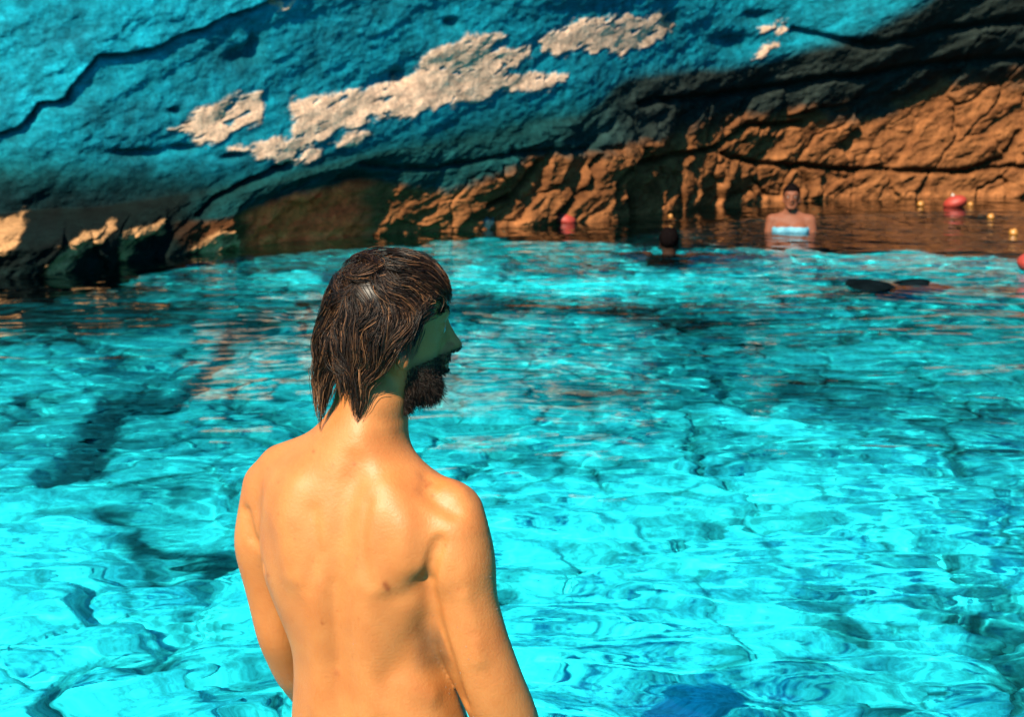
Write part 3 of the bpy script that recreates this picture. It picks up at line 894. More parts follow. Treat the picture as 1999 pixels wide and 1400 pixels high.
def head(F, C, ax, s=1.0, fine=True):
    f, r, u = ax
    W = lambda a, b, c: np.asarray(C) + (f * a + r * b + u * c) * s
    A = [f, r, u]
    E = lambda c, rad, k=0.015, op='add': F.ell(W(*c), np.array(rad) * s, axes=A, k=k * s, op=op)
    B = lambda a, b, ra, rb, k=0.01, op='add': F.bone(W(*a), W(*b), ra * s, rb * s, k=k * s, op=op)
    E((-0.002, 0, 0.0), (0.088, 0.074, 0.092))
    E((0.042, 0, 0.012), (0.054, 0.060, 0.062), 0.03)
    E((0.034, 0, -0.048), (0.060, 0.056, 0.072), 0.03)
    E((0.044, 0, -0.100), (0.050, 0.050, 0.038), 0.025)
    B((0.020, 0.045, -0.075), (0.070, 0.022, -0.122), 0.018, 0.016, 0.02); B((0.020, -0.045, -0.075), (0.070, -0.022, -0.122), 0.018, 0.016, 0.02)
    B((0.076, -0.010, -0.124), (0.076, 0.010, -0.124), 0.018, 0.018, 0.02)
    B((0.088, -0.030, 0.006), (0.088, 0.030, 0.006), 0.010, 0.010, 0.022)
    for q in (-1, 1):
        E((0.106, 0.033 * q, -0.019), (0.011, 0.015, 0.009), 0.016, 'sub')
        E((0.080, 0.031 * q, -0.019), (0.0145, 0.0150, 0.0125), 0.006)
    B((0.082, 0, -0.004), (0.094, 0, -0.056), 0.013, 0.018, 0.014)
    B((0.096, 0, -0.006), (0.121, 0, -0.048), 0.0080, 0.0100, 0.012)
    for q in (-1, 1):                      # upper and lower lids
        B((0.0935, 0.020 * q, -0.0125), (0.0890, 0.043 * q, -0.0135), 0.0035, 0.0030, 0.003)
        B((0.0925, 0.021 * q, -0.0265), (0.0875, 0.042 * q, -0.0250), 0.0030, 0.0028, 0.003)
    E((0.122, 0, -0.053), (0.0125, 0.0115, 0.0100), 0.008)
    for q in (-1, 1):
        E((0.108, 0.013 * q, -0.056), (0.010, 0.0065, 0.0070), 0.006)
    B((0.098, -0.012, -0.070), (0.098, 0.012, -0.070), 0.0115, 0.0115, 0.012)
    B((0.101, -0.017, -0.0775), (0.108, 0.0, -0.0765), 0.0062, 0.0072, 0.004); B((0.101, 0.017, -0.0775), (0.108, 0.0, -0.0765), 0.0062, 0.0072, 0.004)
    B((0.098, -0.015, -0.0885), (0.105, 0.0, -0.0895), 0.0066, 0.0080, 0.004); B((0.098, 0.015, -0.0885), (0.105, 0.0, -0.0895), 0.0066, 0.0080, 0.004)
    for q in (-1, 1):
        E((0.006, 0.076 * q, -0.034), (0.019, 0.0075, 0.031), 0.006)
        E((0.012, 0.078 * q, -0.067), (0.012, 0.0075, 0.016), 0.006)
        E((0.009, 0.086 * q, -0.032), (0.010, 0.0070, 0.019), 0.005, 'sub')
    return W

def strands_mesh(P, wid, sides=3):
    """P (n, m, 3) polylines, wid (n, m) radii -> thin tapered tubes"""
    n, m, _ = P.shape
    T = np.gradient(P, axis=1); T /= np.linalg.norm(T, axis=2)[..., None] + 1e-9
    ref = np.array([0.31, 0.55, 0.77]); A = np.cross(T, ref); A /= np.linalg.norm(A, axis=2)[..., None] + 1e-9
    Bv = np.cross(T, A)
    V = np.zeros((n, m, sides, 3))
    for s in range(sides):
        a = 2 * math.pi * s / sides
        V[:, :, s] = P + (A * math.cos(a) + Bv * math.sin(a)) * wid[..., None]
    idx = np.arange(n * m * sides).reshape(n, m, sides)
    q = []
    for s in range(sides):
        s2 = (s + 1) % sides
        q.append(np.stack([idx[:, :-1, s].ravel(), idx[:, :-1, s2].ravel(), idx[:, 1:, s2].ravel(), idx[:, 1:, s].ravel()], 1))
    return V.reshape(-1, 3), np.concatenate(q)

# ------------------------------------------------------------------ the man in front
def build_man():
    root = empty("person", (mx_, my_, -0.85))
    tag(root, "bare-backed man with wet brown hair and beard in the foreground, head turned right", "person")
    YB = 2.5
    yaw = math.radians(-24)      # torso turned to the right
    F = Field(rows(-0.52, 0.16, 0.0032), rows(2.12, 2.86, 0.0034), np.concatenate([rows(-0.90, 0.20, 0.006), rows(0.20, 0.74, 0.0036), rows(0.74, 1.10, 0.0025)]))
    ppm = lambda Y: 1.0 / np.linalg.norm(pix(1000, Y, YB) - pix(1001, Y, YB))
    # torso sections traced row by row (left edge, right edge)
    tab = [(800, 690, 760, .035), (835, 665, 772, .050), (870, 630, 788, .070), (905, 570, 815, .086), (935, 545, 852, .098), (975, 520, 882, .108), (1020, 508, 892, .113), (1070, 506, 890, .115), (1120, 512, 884, .114),
           (1180, 537, 874, .111), (1230, 560, 870, .107), (1270, 574, 874, .104), (1320, 576, 888, .103), (1370, 573, 902, .105), (1420, 570, 918, .110), (1500, 566, 932, .118), (1570, 566, 938, .122), (1650, 575, 935, .118)]
    zt, cx, a, b = [], [], [], []
    for Y, Lx, Rx, hb in tab:
        pl = pix(Lx, Y, YB); prr = pix(Rx, Y, YB)
        hw = (prr[0] - pl[0]) / 2
        zt.append(pl[2]); cx.append((pl[0] + prr[0]) / 2)
        s, c = math.sin(yaw), math.cos(yaw)
        a.append(math.sqrt(max(hw ** 2 - (hb * s) ** 2, 0.0004)) / c); b.append(hb)
    cy = [YB] * len(zt)
    F.tube(zt, cx, cy, a, b, yaw, k=0.03, pw=2.35)
    R = np.array([math.cos(yaw), math.sin(yaw), 0]); Bk = np.array([math.sin(yaw), -math.cos(yaw), 0])   # his right, his back
    # neck and trapezius
    F.bone(pix(706, 900, 2.50), pix(728, 775, 2.515), 0.066, 0.062, k=0.035)
    F.bone(pix(700, 905, 2.47), pix(712, 800, 2.475), 0.045, 0.036, k=0.03)
    F.bone(pix(672, 866, 2.51), pix(552, 912, 2.56), 0.036, 0.040, k=0.045)
    F.bone(pix(690, 885, 2.49), pix(590, 965, 2.50), 0.050, 0.045, k=0.05)
    F.bone(pix(748, 908, 2.49), pix(856, 985, 2.45), 0.034, 0.036, k=0.035)
    F.bone(pix(728, 918, 2.47), pix(815, 1000, 2.44), 0.046, 0.044, k=0.035)
    # collar side (front of shoulders)
    F.bone(pix(700, 930, 2.58), pix(560, 960, 2.62), 0.035, 0.035, k=0.04); F.bone(pix(740, 930, 2.57), pix(860, 985, 2.50), 0.035, 0.035, k=0.04)
    # left arm
    Ls = pix(530, 952, 2.585); Lm = pix(508, 1060, 2.60); L2 = pix(528, 1150, 2.61); Le = pix(543, 1240, 2.615)
    Lf = pix(575, 1310, 2.66); Lw = pix(640, 1410, 2.76)
    F.chain([Ls, Lm, L2, Le, Lf, Lw], [0.050, 0.0475, 0.043, 0.038, 0.0385, 0.027], k=0.03, n=40)
    hand(F, Lw, Lw - Lf, (0.2, -0.6, -0.2), (0.6, 0.7, 0.2))
    # right arm
    Rs = pix(884, 1006, 2.44); Rm = pix(897, 1088, 2.425); R2 = pix(903, 1175, 2.42); R3 = pix(928, 1260, 2.42); Re = pix(960, 1340, 2.425)
    Rf = pix(992, 1410, 2.44); Rw = pix(1045, 1560, 2.52)
    F.chain([Rs, Rm, R2, R3, Re, Rf, Rw], [0.052, 0.0595, 0.0565, 0.056, 0.0545, 0.053, 0.030], k=0.03, n=44)
    F.bone(pix(886, 1040, 2.405), pix(888, 1110, 2.395), 0.032, 0.028, k=0.04)       # rear deltoid
    hand(F, Rw, Rw - Rf, (-0.8, 0.2, 0), (0.1, 0.9, 0.1))
    # legs
    hipz = pix(750, 1600, YB)[2]
    for sgn, px in ((-1, 655), (1, 850)):
        h = pix(px, 1600, YB) ; kn = np.array([h[0] + 0.01 * sgn, h[1] + 0.02, -0.37]); an = np.array([h[0], h[1] - 0.02, -0.78])
        F.bone(h, kn, 0.083, 0.055, k=0.03); F.bone(kn, (kn + an) / 2 + np.array([0, -0.01, 0.06]), 0.053, 0.055, k=0.02); F.bone((kn + an) / 2 + np.array([0, -0.01, 0.06]), an, 0.055, 0.036, k=0.02)
        toe = an + np.array([0.08, 0.17, -0.045])
        F.bone(an + np.array([0, -0.03, -0.04]), toe, 0.033, 0.024, k=0.02)
        for q in range(5):
            F.bone(toe + np.array([0.018 * (q - 2), 0.0, -0.005]), toe + np.array([0.018 * (q - 2) + 0.01, 0.035 - 0.005 * q, -0.008]), 0.011, 0.009, k=0.004)
    F.ell(pix(760, 1560, YB) + Bk * 0.05 - R * 0.06, (0.085, 0.075, 0.09), k=0.03); F.ell(pix(760, 1560, YB) + Bk * 0.05 + R * 0.06, (0.085, 0.075, 0.09), k=0.03)
    # modelling of the back: spine furrow, shoulder blades, flank
    def back(X, Y, off=0.0):      # point on the back surface below a pixel (y found by marching)
        ys_ = np.linspace(2.2, 2.6, 500)
        pts = np.array([pix(X, Y, y) for y in ys_]); v = F.sample(pts)
        i = int(np.argmax(v < 0)); return pts[i] + np.array([0, off, 0])
    F.ridge([back(696, 905), back(676, 980), back(664, 1060), back(655, 1140), back(655, 1220), back(661, 1300), back(668, 1380), back(675, 1450)], 0.022, -0.0115)
    F.ridge([back(655, 1140), back(657, 1220), back(662, 1300)], 0.010, -0.003)
    F.bump(back(782, 1050), (0.05, 0.05, 0.055), 0.008); F.bump(back(560, 1030), (0.04, 0.05, 0.055), 0.006); F.bump(back(700, 900), (0.02, 0.03, 0.02), 0.004)
    for pts, r, h in [([(610, 1150), (612, 1250), (618, 1380)], 0.026, 0.004), ([(712, 1150), (718, 1250), (730, 1380)], 0.028, 0.005),
                      ([(760, 960), (790, 1030), (800, 1100)], 0.030, 0.0075), ([(735, 1000), (725, 1080), (742, 1150)], 0.020, 0.004),
                      ([(718, 985), (708, 1070), (722, 1140)], 0.010, -0.0025),
                      ([(742, 1165), (790, 1165), (828, 1130)], 0.016, -0.0018), ([(575, 960), (560, 1040), (572, 1120)], 0.028, 0.006), ([(610, 1000), (620, 1080), (600, 1150)], 0.012, -0.003),
                      ([(835, 960), (860, 985), (885, 1000)], 0.014, -0.005), ([(878, 945), (898, 960)], 0.018, 0.004), ([(832, 932), (850, 945)], 0.012, -0.003),
                      ([(838, 1130), (846, 1090), (858, 1060)], 0.010, -0.008), ([(838, 1135), (850, 1210), (878, 1290), (905, 1370)], 0.013, -0.007),
                      ([(512, 1110), (490, 1050), (480, 1000)], 0.010, -0.007), ([(700, 870), (705, 850)], 0.02, 0.003),
                      ([(845, 1215), (800, 1260), (760, 1330)], 0.03, -0.003), ([(780, 1340), (840, 1360)], 0.02, 0.003), ([(905, 1170), (935, 1290)], 0.014, 0.003), ([(885, 1120), (925, 1240)], 0.01, -0.002)]:
        F.ridge([back(x, y) for x, y in pts], r, h * 1.3)
    # head
    hyaw = math.radians(19)
    ax = head_axes(hyaw, math.radians(-3))
    C = pix(752, 612, 2.52)
    W = head(F, C, ax)
    HF = F
    V, Q = F.polygonize(2)
    # skin tint: beard shadow, lips, moles, soft blue-grey smudge on the flank
    f, r, u = ax
    rel = V - C
    lf, lr, lu = rel @ f, rel @ r, rel @ u
    mot = fbm(V[:, 0] * 22, V[:, 1] * 22, V[:, 2] * 22, 4, 15)
    col = np.ones((len(V), 3)) * (1 + 0.16 * mot[:, None] * np.array([0.4, 1.0, 1.3]))
    face = smooth(-0.175, -0.165, lu)
    beard = smooth(-0.060, -0.084, lu + 0.25 * (0.05 - lf)) * smooth(0.012, 0.034, lf) * smooth(-0.175, -0.155, lu)
    mouth = np.exp(-((lf - 0.104) / 0.012) ** 2 - (lr / 0.022) ** 2 - ((lu + 0.083) / 0.011) ** 2)
    beard = beard * (1 - mouth)
    col = col * (1 - 0.82 * beard[:, None]) + np.array([0.06, 0.05, 0.05]) * 0.82 * beard[:, None]
    col *= 1 - mouth[:, None] * np.array([0.15, 0.5, 0.35])
    scalp = smooth(0.02, -0.005, lf - 0.03 - 0.6 * np.maximum(lu, 0)) * smooth(-0.09, -0.05, lu)
    col *= 1 - 0.75 * scalp[:, None]
    VX, VY = proj(V)
    isback = V[:, 1] < 2.56
    for (mx, my, rr, st) in [(752, 1142, 5, 0.75), (757, 1150, 4.5, 0.75), (612, 882, 3, .5), (692, 906, 3, .5), (523, 1124, 2.5, .5), (629, 1217, 3, .6), (832, 950, 3, .5), (840, 945, 3, .4), (845, 968, 3, .4),
                             (657, 1315, 6, .35), (580, 1143, 3, .3), (700, 1210, 2.5, .3), (870, 1065, 3, .35)]:
        g = np.exp(-((VX - mx) ** 2 + (VY - my) ** 2) / (rr * 1.2) ** 2) * isback
        col *= 1 - (st * g)[:, None] * np.array([0.55, 0.8, 0.9])
    fr_rng = np.random.default_rng(3)
    for _ in range(70):
        mx, my = fr_rng.uniform(480, 980), 840 + 560 * fr_rng.random() ** 1.4
        g = np.exp(-((VX - mx) ** 2 + (VY - my) ** 2) / fr_rng.uniform(1.5, 2.6) ** 2) * isback
        col *= 1 - (fr_rng.uniform(0.12, 0.4) * g)[:, None] * np.array([0.5, 0.8, 0.9])
    g = np.exp(-((VX - 850) / 42) ** 4 - ((VY - 1262) / 45) ** 4) * isback * (0.8 + 0.4 * fbm(V[:, 0] * 30, V[:, 1] * 30, V[:, 2] * 30, 3, 5)) * (np.abs(VX - 850) < 90)
    arm = smooth(0, 8, poly_sd(VX, VY, [(835, 1135), (850, 1220), (880, 1300), (915, 1390), (1100, 1400), (1000, 1100), (900, 1080)]))
    g = np.clip(g * (1 - arm), 0, 1)[:, None]
    col = col * (1 - 0.72 * g) + np.array([0.16, 0.30, 0.62]) * 0.72 * g
    me = mesh_np("body", V, Q); color_attr(me, "col", np.clip(col, 0, 1.3))
    body = link("body", me, M_SKIN); 
    # eyes
    for q in (-1, 1):
        e = W(0.0835, 0.031 * q, -0.019)
        bm_sphere("eye", e, 0.0128, M_EYE, None, pupil=(f * 0.97 + r * q * 0.1, M_IRIS), parent=root)
    # swimming shorts below the waist
    S = Field(rows(-0.50, 0.10, 0.005), rows(2.28, 2.74, 0.005), rows(-0.30, 0.26, 0.005))
    zt2 = [pix(700, Y, YB)[2] for Y in (1408, 1440, 1500, 1570, 1640, 1700)]
    S.tube(zt2, [np.interp(z, zt[::-1], cx[::-1]) for z in zt2], [YB] * 6, [np.interp(z, zt[::-1], a[::-1]) + 0.008 for z in zt2], [0.120, 0.128, 0.145, 0.15, 0.14, 0.13], yaw, k=0.02, pw=2.2)
    for sgn, px in ((-1, 655), (1, 850)):
        h = pix(px, 1600, YB); S.bone(h + np.array([0, 0, 0.02]), np.array([h[0] + 0.01 * sgn, h[1] + 0.01, -0.22]), 0.100, 0.096, k=0.02)
    S.ell(pix(760, 1560, YB) + Bk * 0.05 - R * 0.06, (0.095, 0.085, 0.09), k=0.03); S.ell(pix(760, 1560, YB) + Bk * 0.05 + R * 0.06, (0.095, 0.085, 0.09), k=0.03)
    V2, Q2 = S.polygonize(2)
    sh = link("swim_shorts", mesh_np("swim_shorts", V2, Q2), M_SHORTS)
    # hair: scalp cap as an implicit shape the strands run over
    K = Field(rows(C[0] - 0.17, C[0] + 0.17, 0.004), rows(C[1] - 0.15, C[1] + 0.15, 0.004), rows(C[2] - 0.24, C[2] + 0.16, 0.004))
    A3 = [f, r, u]
    def E(c, rad, k=0.02, op='add'): K.ell(W(*c), rad, axes=A3, k=k, op=op)
    E((-0.002, 0, 0.002), (0.090, 0.077, 0.0945))
    E((0.040, 0, 0.028), (0.058, 0.066, 0.062), 0.02)
    E((-0.032, 0, -0.050), (0.058, 0.066, 0.070), 0.03)
    E((0.0, 0.045, -0.040), (0.045, 0.040, 0.055), 0.03); E((0.0, -0.045, -0.040), (0.045, 0.040, 0.055), 0.03)
    K.bone(pix(704, 850, 2.50), W(-0.045, 0, -0.06), 0.064, 0.060, k=0.03)
    V3, Q3 = K.polygonize(1)
    rel3 = V3 - C; a3, b3, c3 = rel3 @ f, rel3 @ r, rel3 @ u
    # keep only the hairy part of the cap
    hairline = np.where(c3 > 0.0, 0.054 + 0.45 * np.maximum(c3, 0), np.where(c3 > -0.045, 0.036 + 0.4 * (c3 + 0.045), 0.036 + 1.2 * (c3 + 0.045)))
    hairline = np.where(c3 < -0.062, -0.012 + 0.6 * (c3 + 0.062), hairline)
    keep = (a3 < hairline) & (c3 > -0.112)
    fk = keep[Q3].all(1)
    used = np.unique(Q3[fk]); remap = -np.ones(len(V3), int); remap[used] = np.arange(len(used))
    nrm3 = K.grad(V3[used])
    Vc = V3[used] - nrm3 * 0.003
    cap_me = mesh_np("hair", Vc, remap[Q3[fk]])
    # strand guides
    crown = W(-0.078, 0.034, 0.018)
    ng, nch, m = 520, 24, 17
    pool = V3[used]; pc3 = c3[used]; pa3 = a3[used]
    gi = rng.choice(len(pool), ng * 3, replace=True)
    gi = gi[(pc3[gi] > -0.105) & (np.linalg.norm(pool[gi] - crown, axis=1) > 0.014)][:ng]; ng = len(gi)
    up_ = u
    def flow(P, seed):
        n = K.grad(P)
        away = P - crown; dist_ = np.linalg.norm(away, axis=1)[:, None]
        away = away / (dist_ + 1e-6)
        sw = np.cross(n, away)
        d = away * 0.9 * np.exp(-dist_ / 0.09) + sw * 0.3 * np.exp(-dist_ / 0.03) + np.array([0, 0, -1.0]) * (0.55 + 2.2 * dist_.clip(0, 0.3)) 
        # top and fringe hair is pushed forward
        top = smooth(0.02, 0.08, (P - C) @ u)[:, None] * smooth(-0.03, 0.03, (P - C) @ f)[:, None]
        d = d + f[None] * 1.3 * top - f[None] * 0.5 * (1 - top)* smooth(0.06, 0.0, (P - C) @ u)[:, None]
        wv = np.stack([noise3(P[:, 0] * 26, P[:, 1] * 26, P[:, 2] * 26 , seed + i) for i in range(3)], 1)
        d = d + 1.7 * wv
        d = d - n * (d * n).sum(1)[:, None]
        return d / (np.linalg.norm(d, axis=1)[:, None] + 1e-9), n
    def grow(P, L, lift, seed):
        st = L[:, None] / (m - 1); out = [P.copy()]
        d_prev = None
        for i in range(1, m):
            d, n = flow(P, seed)
            if d_prev is not None: d = 0.6 * d + 0.4 * d_prev
            low = smooth(-0.085, -0.13, (P - C) @ u)[:, None]
            d = d * (1 - 0.5 * low) + np.array([0, 0, -1.0]) * 0.5 * low
            d /= np.linalg.norm(d, axis=1)[:, None]
            P = P + d * st; d_prev = d
            v = K.sample(P)[:, None]
            tgt = lift[:, None] * min(1, i / 4)
            pull = (tgt - v)
            inside = (v < tgt)
            P = P + n * np.where(inside, pull, pull * 0.45 * (1 - low))
            out.append(P.copy())
        return np.stack(out, 1)
    G0 = pool[gi]
    Lg = rng.uniform(0.07, 0.125, ng) 
    Lg = np.where(pc3[gi] < -0.04, Lg * 0.75, Lg)
    Lg = np.where((pa3[gi] > 0.03), np.minimum(Lg, 0.06), Lg)
    lift = rng.uniform(0.0008, 0.010, ng)
    G = grow(G0, Lg, lift, 301)
    # children converge on their guide towards the tip
    P0_ = np.repeat(G0, nch, 0); 
    jit = rng.normal(0, 0.0068, P0_.shape); 
    root_off = jit
    t = np.linspace(0, 1, m)[None, :, None]
    conv = (1 - t) ** 0.8 * 0.9 + 0.08
    Gc = np.repeat(G, nch, 0)
    wob = np.stack([noise3(Gc[..., 0] * 60 + np.arange(len(Gc))[:, None] * 3.7, Gc[..., 1] * 60, Gc[..., 2] * 60, 400 + i) for i in range(3)], 2) * 0.0022
    Ch = Gc + root_off[:, None, :] * conv + wob * t
    # trim child length
    tl_ = rng.uniform(0.75, 1.0, len(Ch))
    tt = np.linspace(0, 1, m)[None, :] * tl_[:, None] * (m - 1)
    i0 = np.clip(np.floor(tt).astype(int), 0, m - 2); fr_ = (tt - i0)[..., None]
    ar = np.arange(len(Ch))[:, None]
    Ch = Ch[ar, i0] * (1 - fr_) + Ch[ar, i0 + 1] * fr_
    # project back onto the cap where a strand sinks in
    flat_ = Ch.reshape(-1, 3); v = K.sample(flat_); n_ = K.grad(flat_)
    flat_ = flat_ + n_ * (np.clip(0.0012 - v, 0, 0.02) - 0.6 * np.clip(v - 0.011, 0, 0.03) * smooth(-0.11, -0.07, (flat_ - C) @ u))[:, None]; Ch = flat_.reshape(Ch.shape)
    # never over the face
    relc = Ch - C; fa = (relc @ f); fu = (relc @ u); bad = ((fa > 0.080) & (fu < 0.020)) | ((fa > 0.058) & (fu < -0.02)) | ((fa > -0.006 + 0.5 * np.maximum(-0.10 - fu, 0)) & (fu < -0.066))
    good = ~bad.any(1); Ch = Ch[good]
    wid = (0.00045 * (1 - 0.75 * np.linspace(0, 1, m) ** 2))[None, :] * rng.uniform(0.7, 1.5, len(Ch))[:, None]
    Vs, Qs = strands_mesh(Ch, wid)
    tone = np.repeat(rng.uniform(0, 1, len(Ch)), m * 3)[:, None]
    clt = np.repeat(np.repeat(rng.uniform(0, 1, ng), nch)[good], m * 3)[:, None]
    hc = np.array([0.006, 0.003, 0.002]) * (1 - tone) + np.array([0.16, 0.070, 0.030]) * (tone ** 3) * (0.16 + 1.5 * clt ** 3)
    capc = np.ones((len(Vc), 3)) * np.array([0.012, 0.007, 0.004])
    allV = np.concatenate([Vc, Vs]); allQ = np.concatenate([remap[Q3[fk]], Qs + len(Vc)])
    hme = mesh_np("hair", allV, allQ); color_attr(hme, "col", np.concatenate([capc, hc]))
    hair = link("hair", hme, M_HAIR)
    # beard: short wiry strands over jaw, chin and upper lip
    cand = np.where((beard > 0.6) & (lu > -0.16))[0]
    bi = rng.choice(cand, 9000); bp = V[bi]; bn = HF.grad(bp)
    mb = 6
    dd = bn * 0.42 + np.array([0, 0, -1.0]) * 0.85 + f * 0.1 + rng.normal(0, 0.30, bp.shape); dd /= np.linalg.norm(dd, axis=1)[:, None]
    Lb = rng.uniform(0.004, 0.012, len(bp)) * (0.30 + 0.90 * smooth(-0.075, -0.12, lu[bi]))
    curl = rng.normal(0, 0.4, bp.shape)
    Pb = np.stack([bp + dd * (Lb * s)[:, None] + curl * (Lb * s * s)[:, None] * 0.8 for s in np.linspace(0, 1, mb)], 1)
    Vb, Qb = strands_mesh(Pb, np.ones((len(bp), 1)) * (0.00055 * (1 - 0.7 * np.linspace(0, 1, mb)))[None, :])
    tb = np.repeat(rng.uniform(0, 1, len(bp)), mb * 3)[:, None]
    bme = mesh_np("beard", Vb, Qb); color_attr(bme, "col", np.array([0.008, 0.005, 0.003]) * (1 - tb) + np.array([0.022, 0.010, 0.005]) * tb ** 2)
    brd = link("beard", bme, M_HAIR)
    # water drops clinging to the skin
    band_ = (V[:, 1] < 2.6) & (V[:, 2] > 0.2) & (VY > 900) & (VX > 600)
    cd = np.where(band_)[0]; wgt = np.exp(-((VX[cd] - 925) / 75) ** 2) * smooth(950, 1350, VY[cd]) + 0.03
    di = rng.choice(cd, 70, p=wgt / wgt.sum(), replace=False)
    bmd = bmesh.new()
    gd = HF.grad(V[di])
    for q_, g_ in zip(V[di], gd):
        rr_ = random.uniform(0.0004, 0.0011)
        rs = bmesh.ops.create_icosphere(bmd, subdivisions=1, radius=rr_)
        for v_ in rs['verts']: v_.co += Vector(q_ + g_ * rr_ * 0.2)
    for fc in bmd.faces: fc.smooth = True
    dme = bpy.data.meshes.new("water_drops"); bmd.to_mesh(dme); bmd.free()
    dr = link("water_drops", dme, M_DROP); dr['kind'] = "stuff"; adopt(dr, root)
    # eyebrows
    for q in (-1, 1):
        nb = 380; tq = rng.uniform(0, 1, nb)
        base = np.array([W(0.098 - 0.022 * a_ ** 1.5, (0.012 + 0.040 * a_) * q, 0.006 + 0.006 * math.sin(a_ * 2.4) + b_) for a_, b_ in zip(tq, rng.normal(0, 0.0025, nb))])
        gv = HF.sample(base)[:, None]; gn = HF.grad(base); base = base - gn * gv
        de = gn * 0.28 + r * q * 0.8 - f * 0.5 + rng.normal(0, 0.18, base.shape) ; de /= np.linalg.norm(de, axis=1)[:, None]
        Pe = np.stack([base + de * s for s in np.linspace(0, 0.007, 4)], 1)
        Ve, Qe = strands_mesh(Pe, np.ones((nb, 1)) * np.array([0.0007, 0.0006, 0.0005, 0.0002])[None])
        eme = mesh_np("eyebrow", Ve, Qe); color_attr(eme, "col", np.ones((len(Ve), 3)) * np.array([0.015, 0.009, 0.006]))
        eb = link("eyebrow", eme, M_HAIR); adopt(eb, root)
    for o in (body, sh, hair, brd): adopt(o, root)
    return F

def adopt(o, root):
    o.parent = root
    o.matrix_parent_inverse = root.matrix_basis.inverted()

def bm_sphere(name, c, rad, mat, scale=None, pupil=None, parent=None, seg=20, rings_=12):
    import bmesh
    bm = bmesh.new(); bmesh.ops.create_uvsphere(bm, u_segments=seg, v_segments=rings_, radius=rad)
    me = bpy.data.meshes.new(name); 
    for fc in bm.faces: fc.smooth = True
    me.materials.append(mat)
    if pupil is not None:
        me.materials.append(pupil[1]); d = Vector(pupil[0]).normalized()
        for fc in bm.faces:
            if fc.calc_center_median().normalized().dot(d) > 0.88: fc.material_index = 1
    if scale is not None:
        for v in bm.verts: v.co = Vector((v.co.x * scale[0], v.co.y * scale[1], v.co.z * scale[2]))
    for v in bm.verts: v.co += Vector(c)
    bm.to_mesh(me); bm.free()
    o = bpy.data.objects.new(name, me); COL.objects.link(o)
    if parent is not None: adopt(o, parent)
    return o

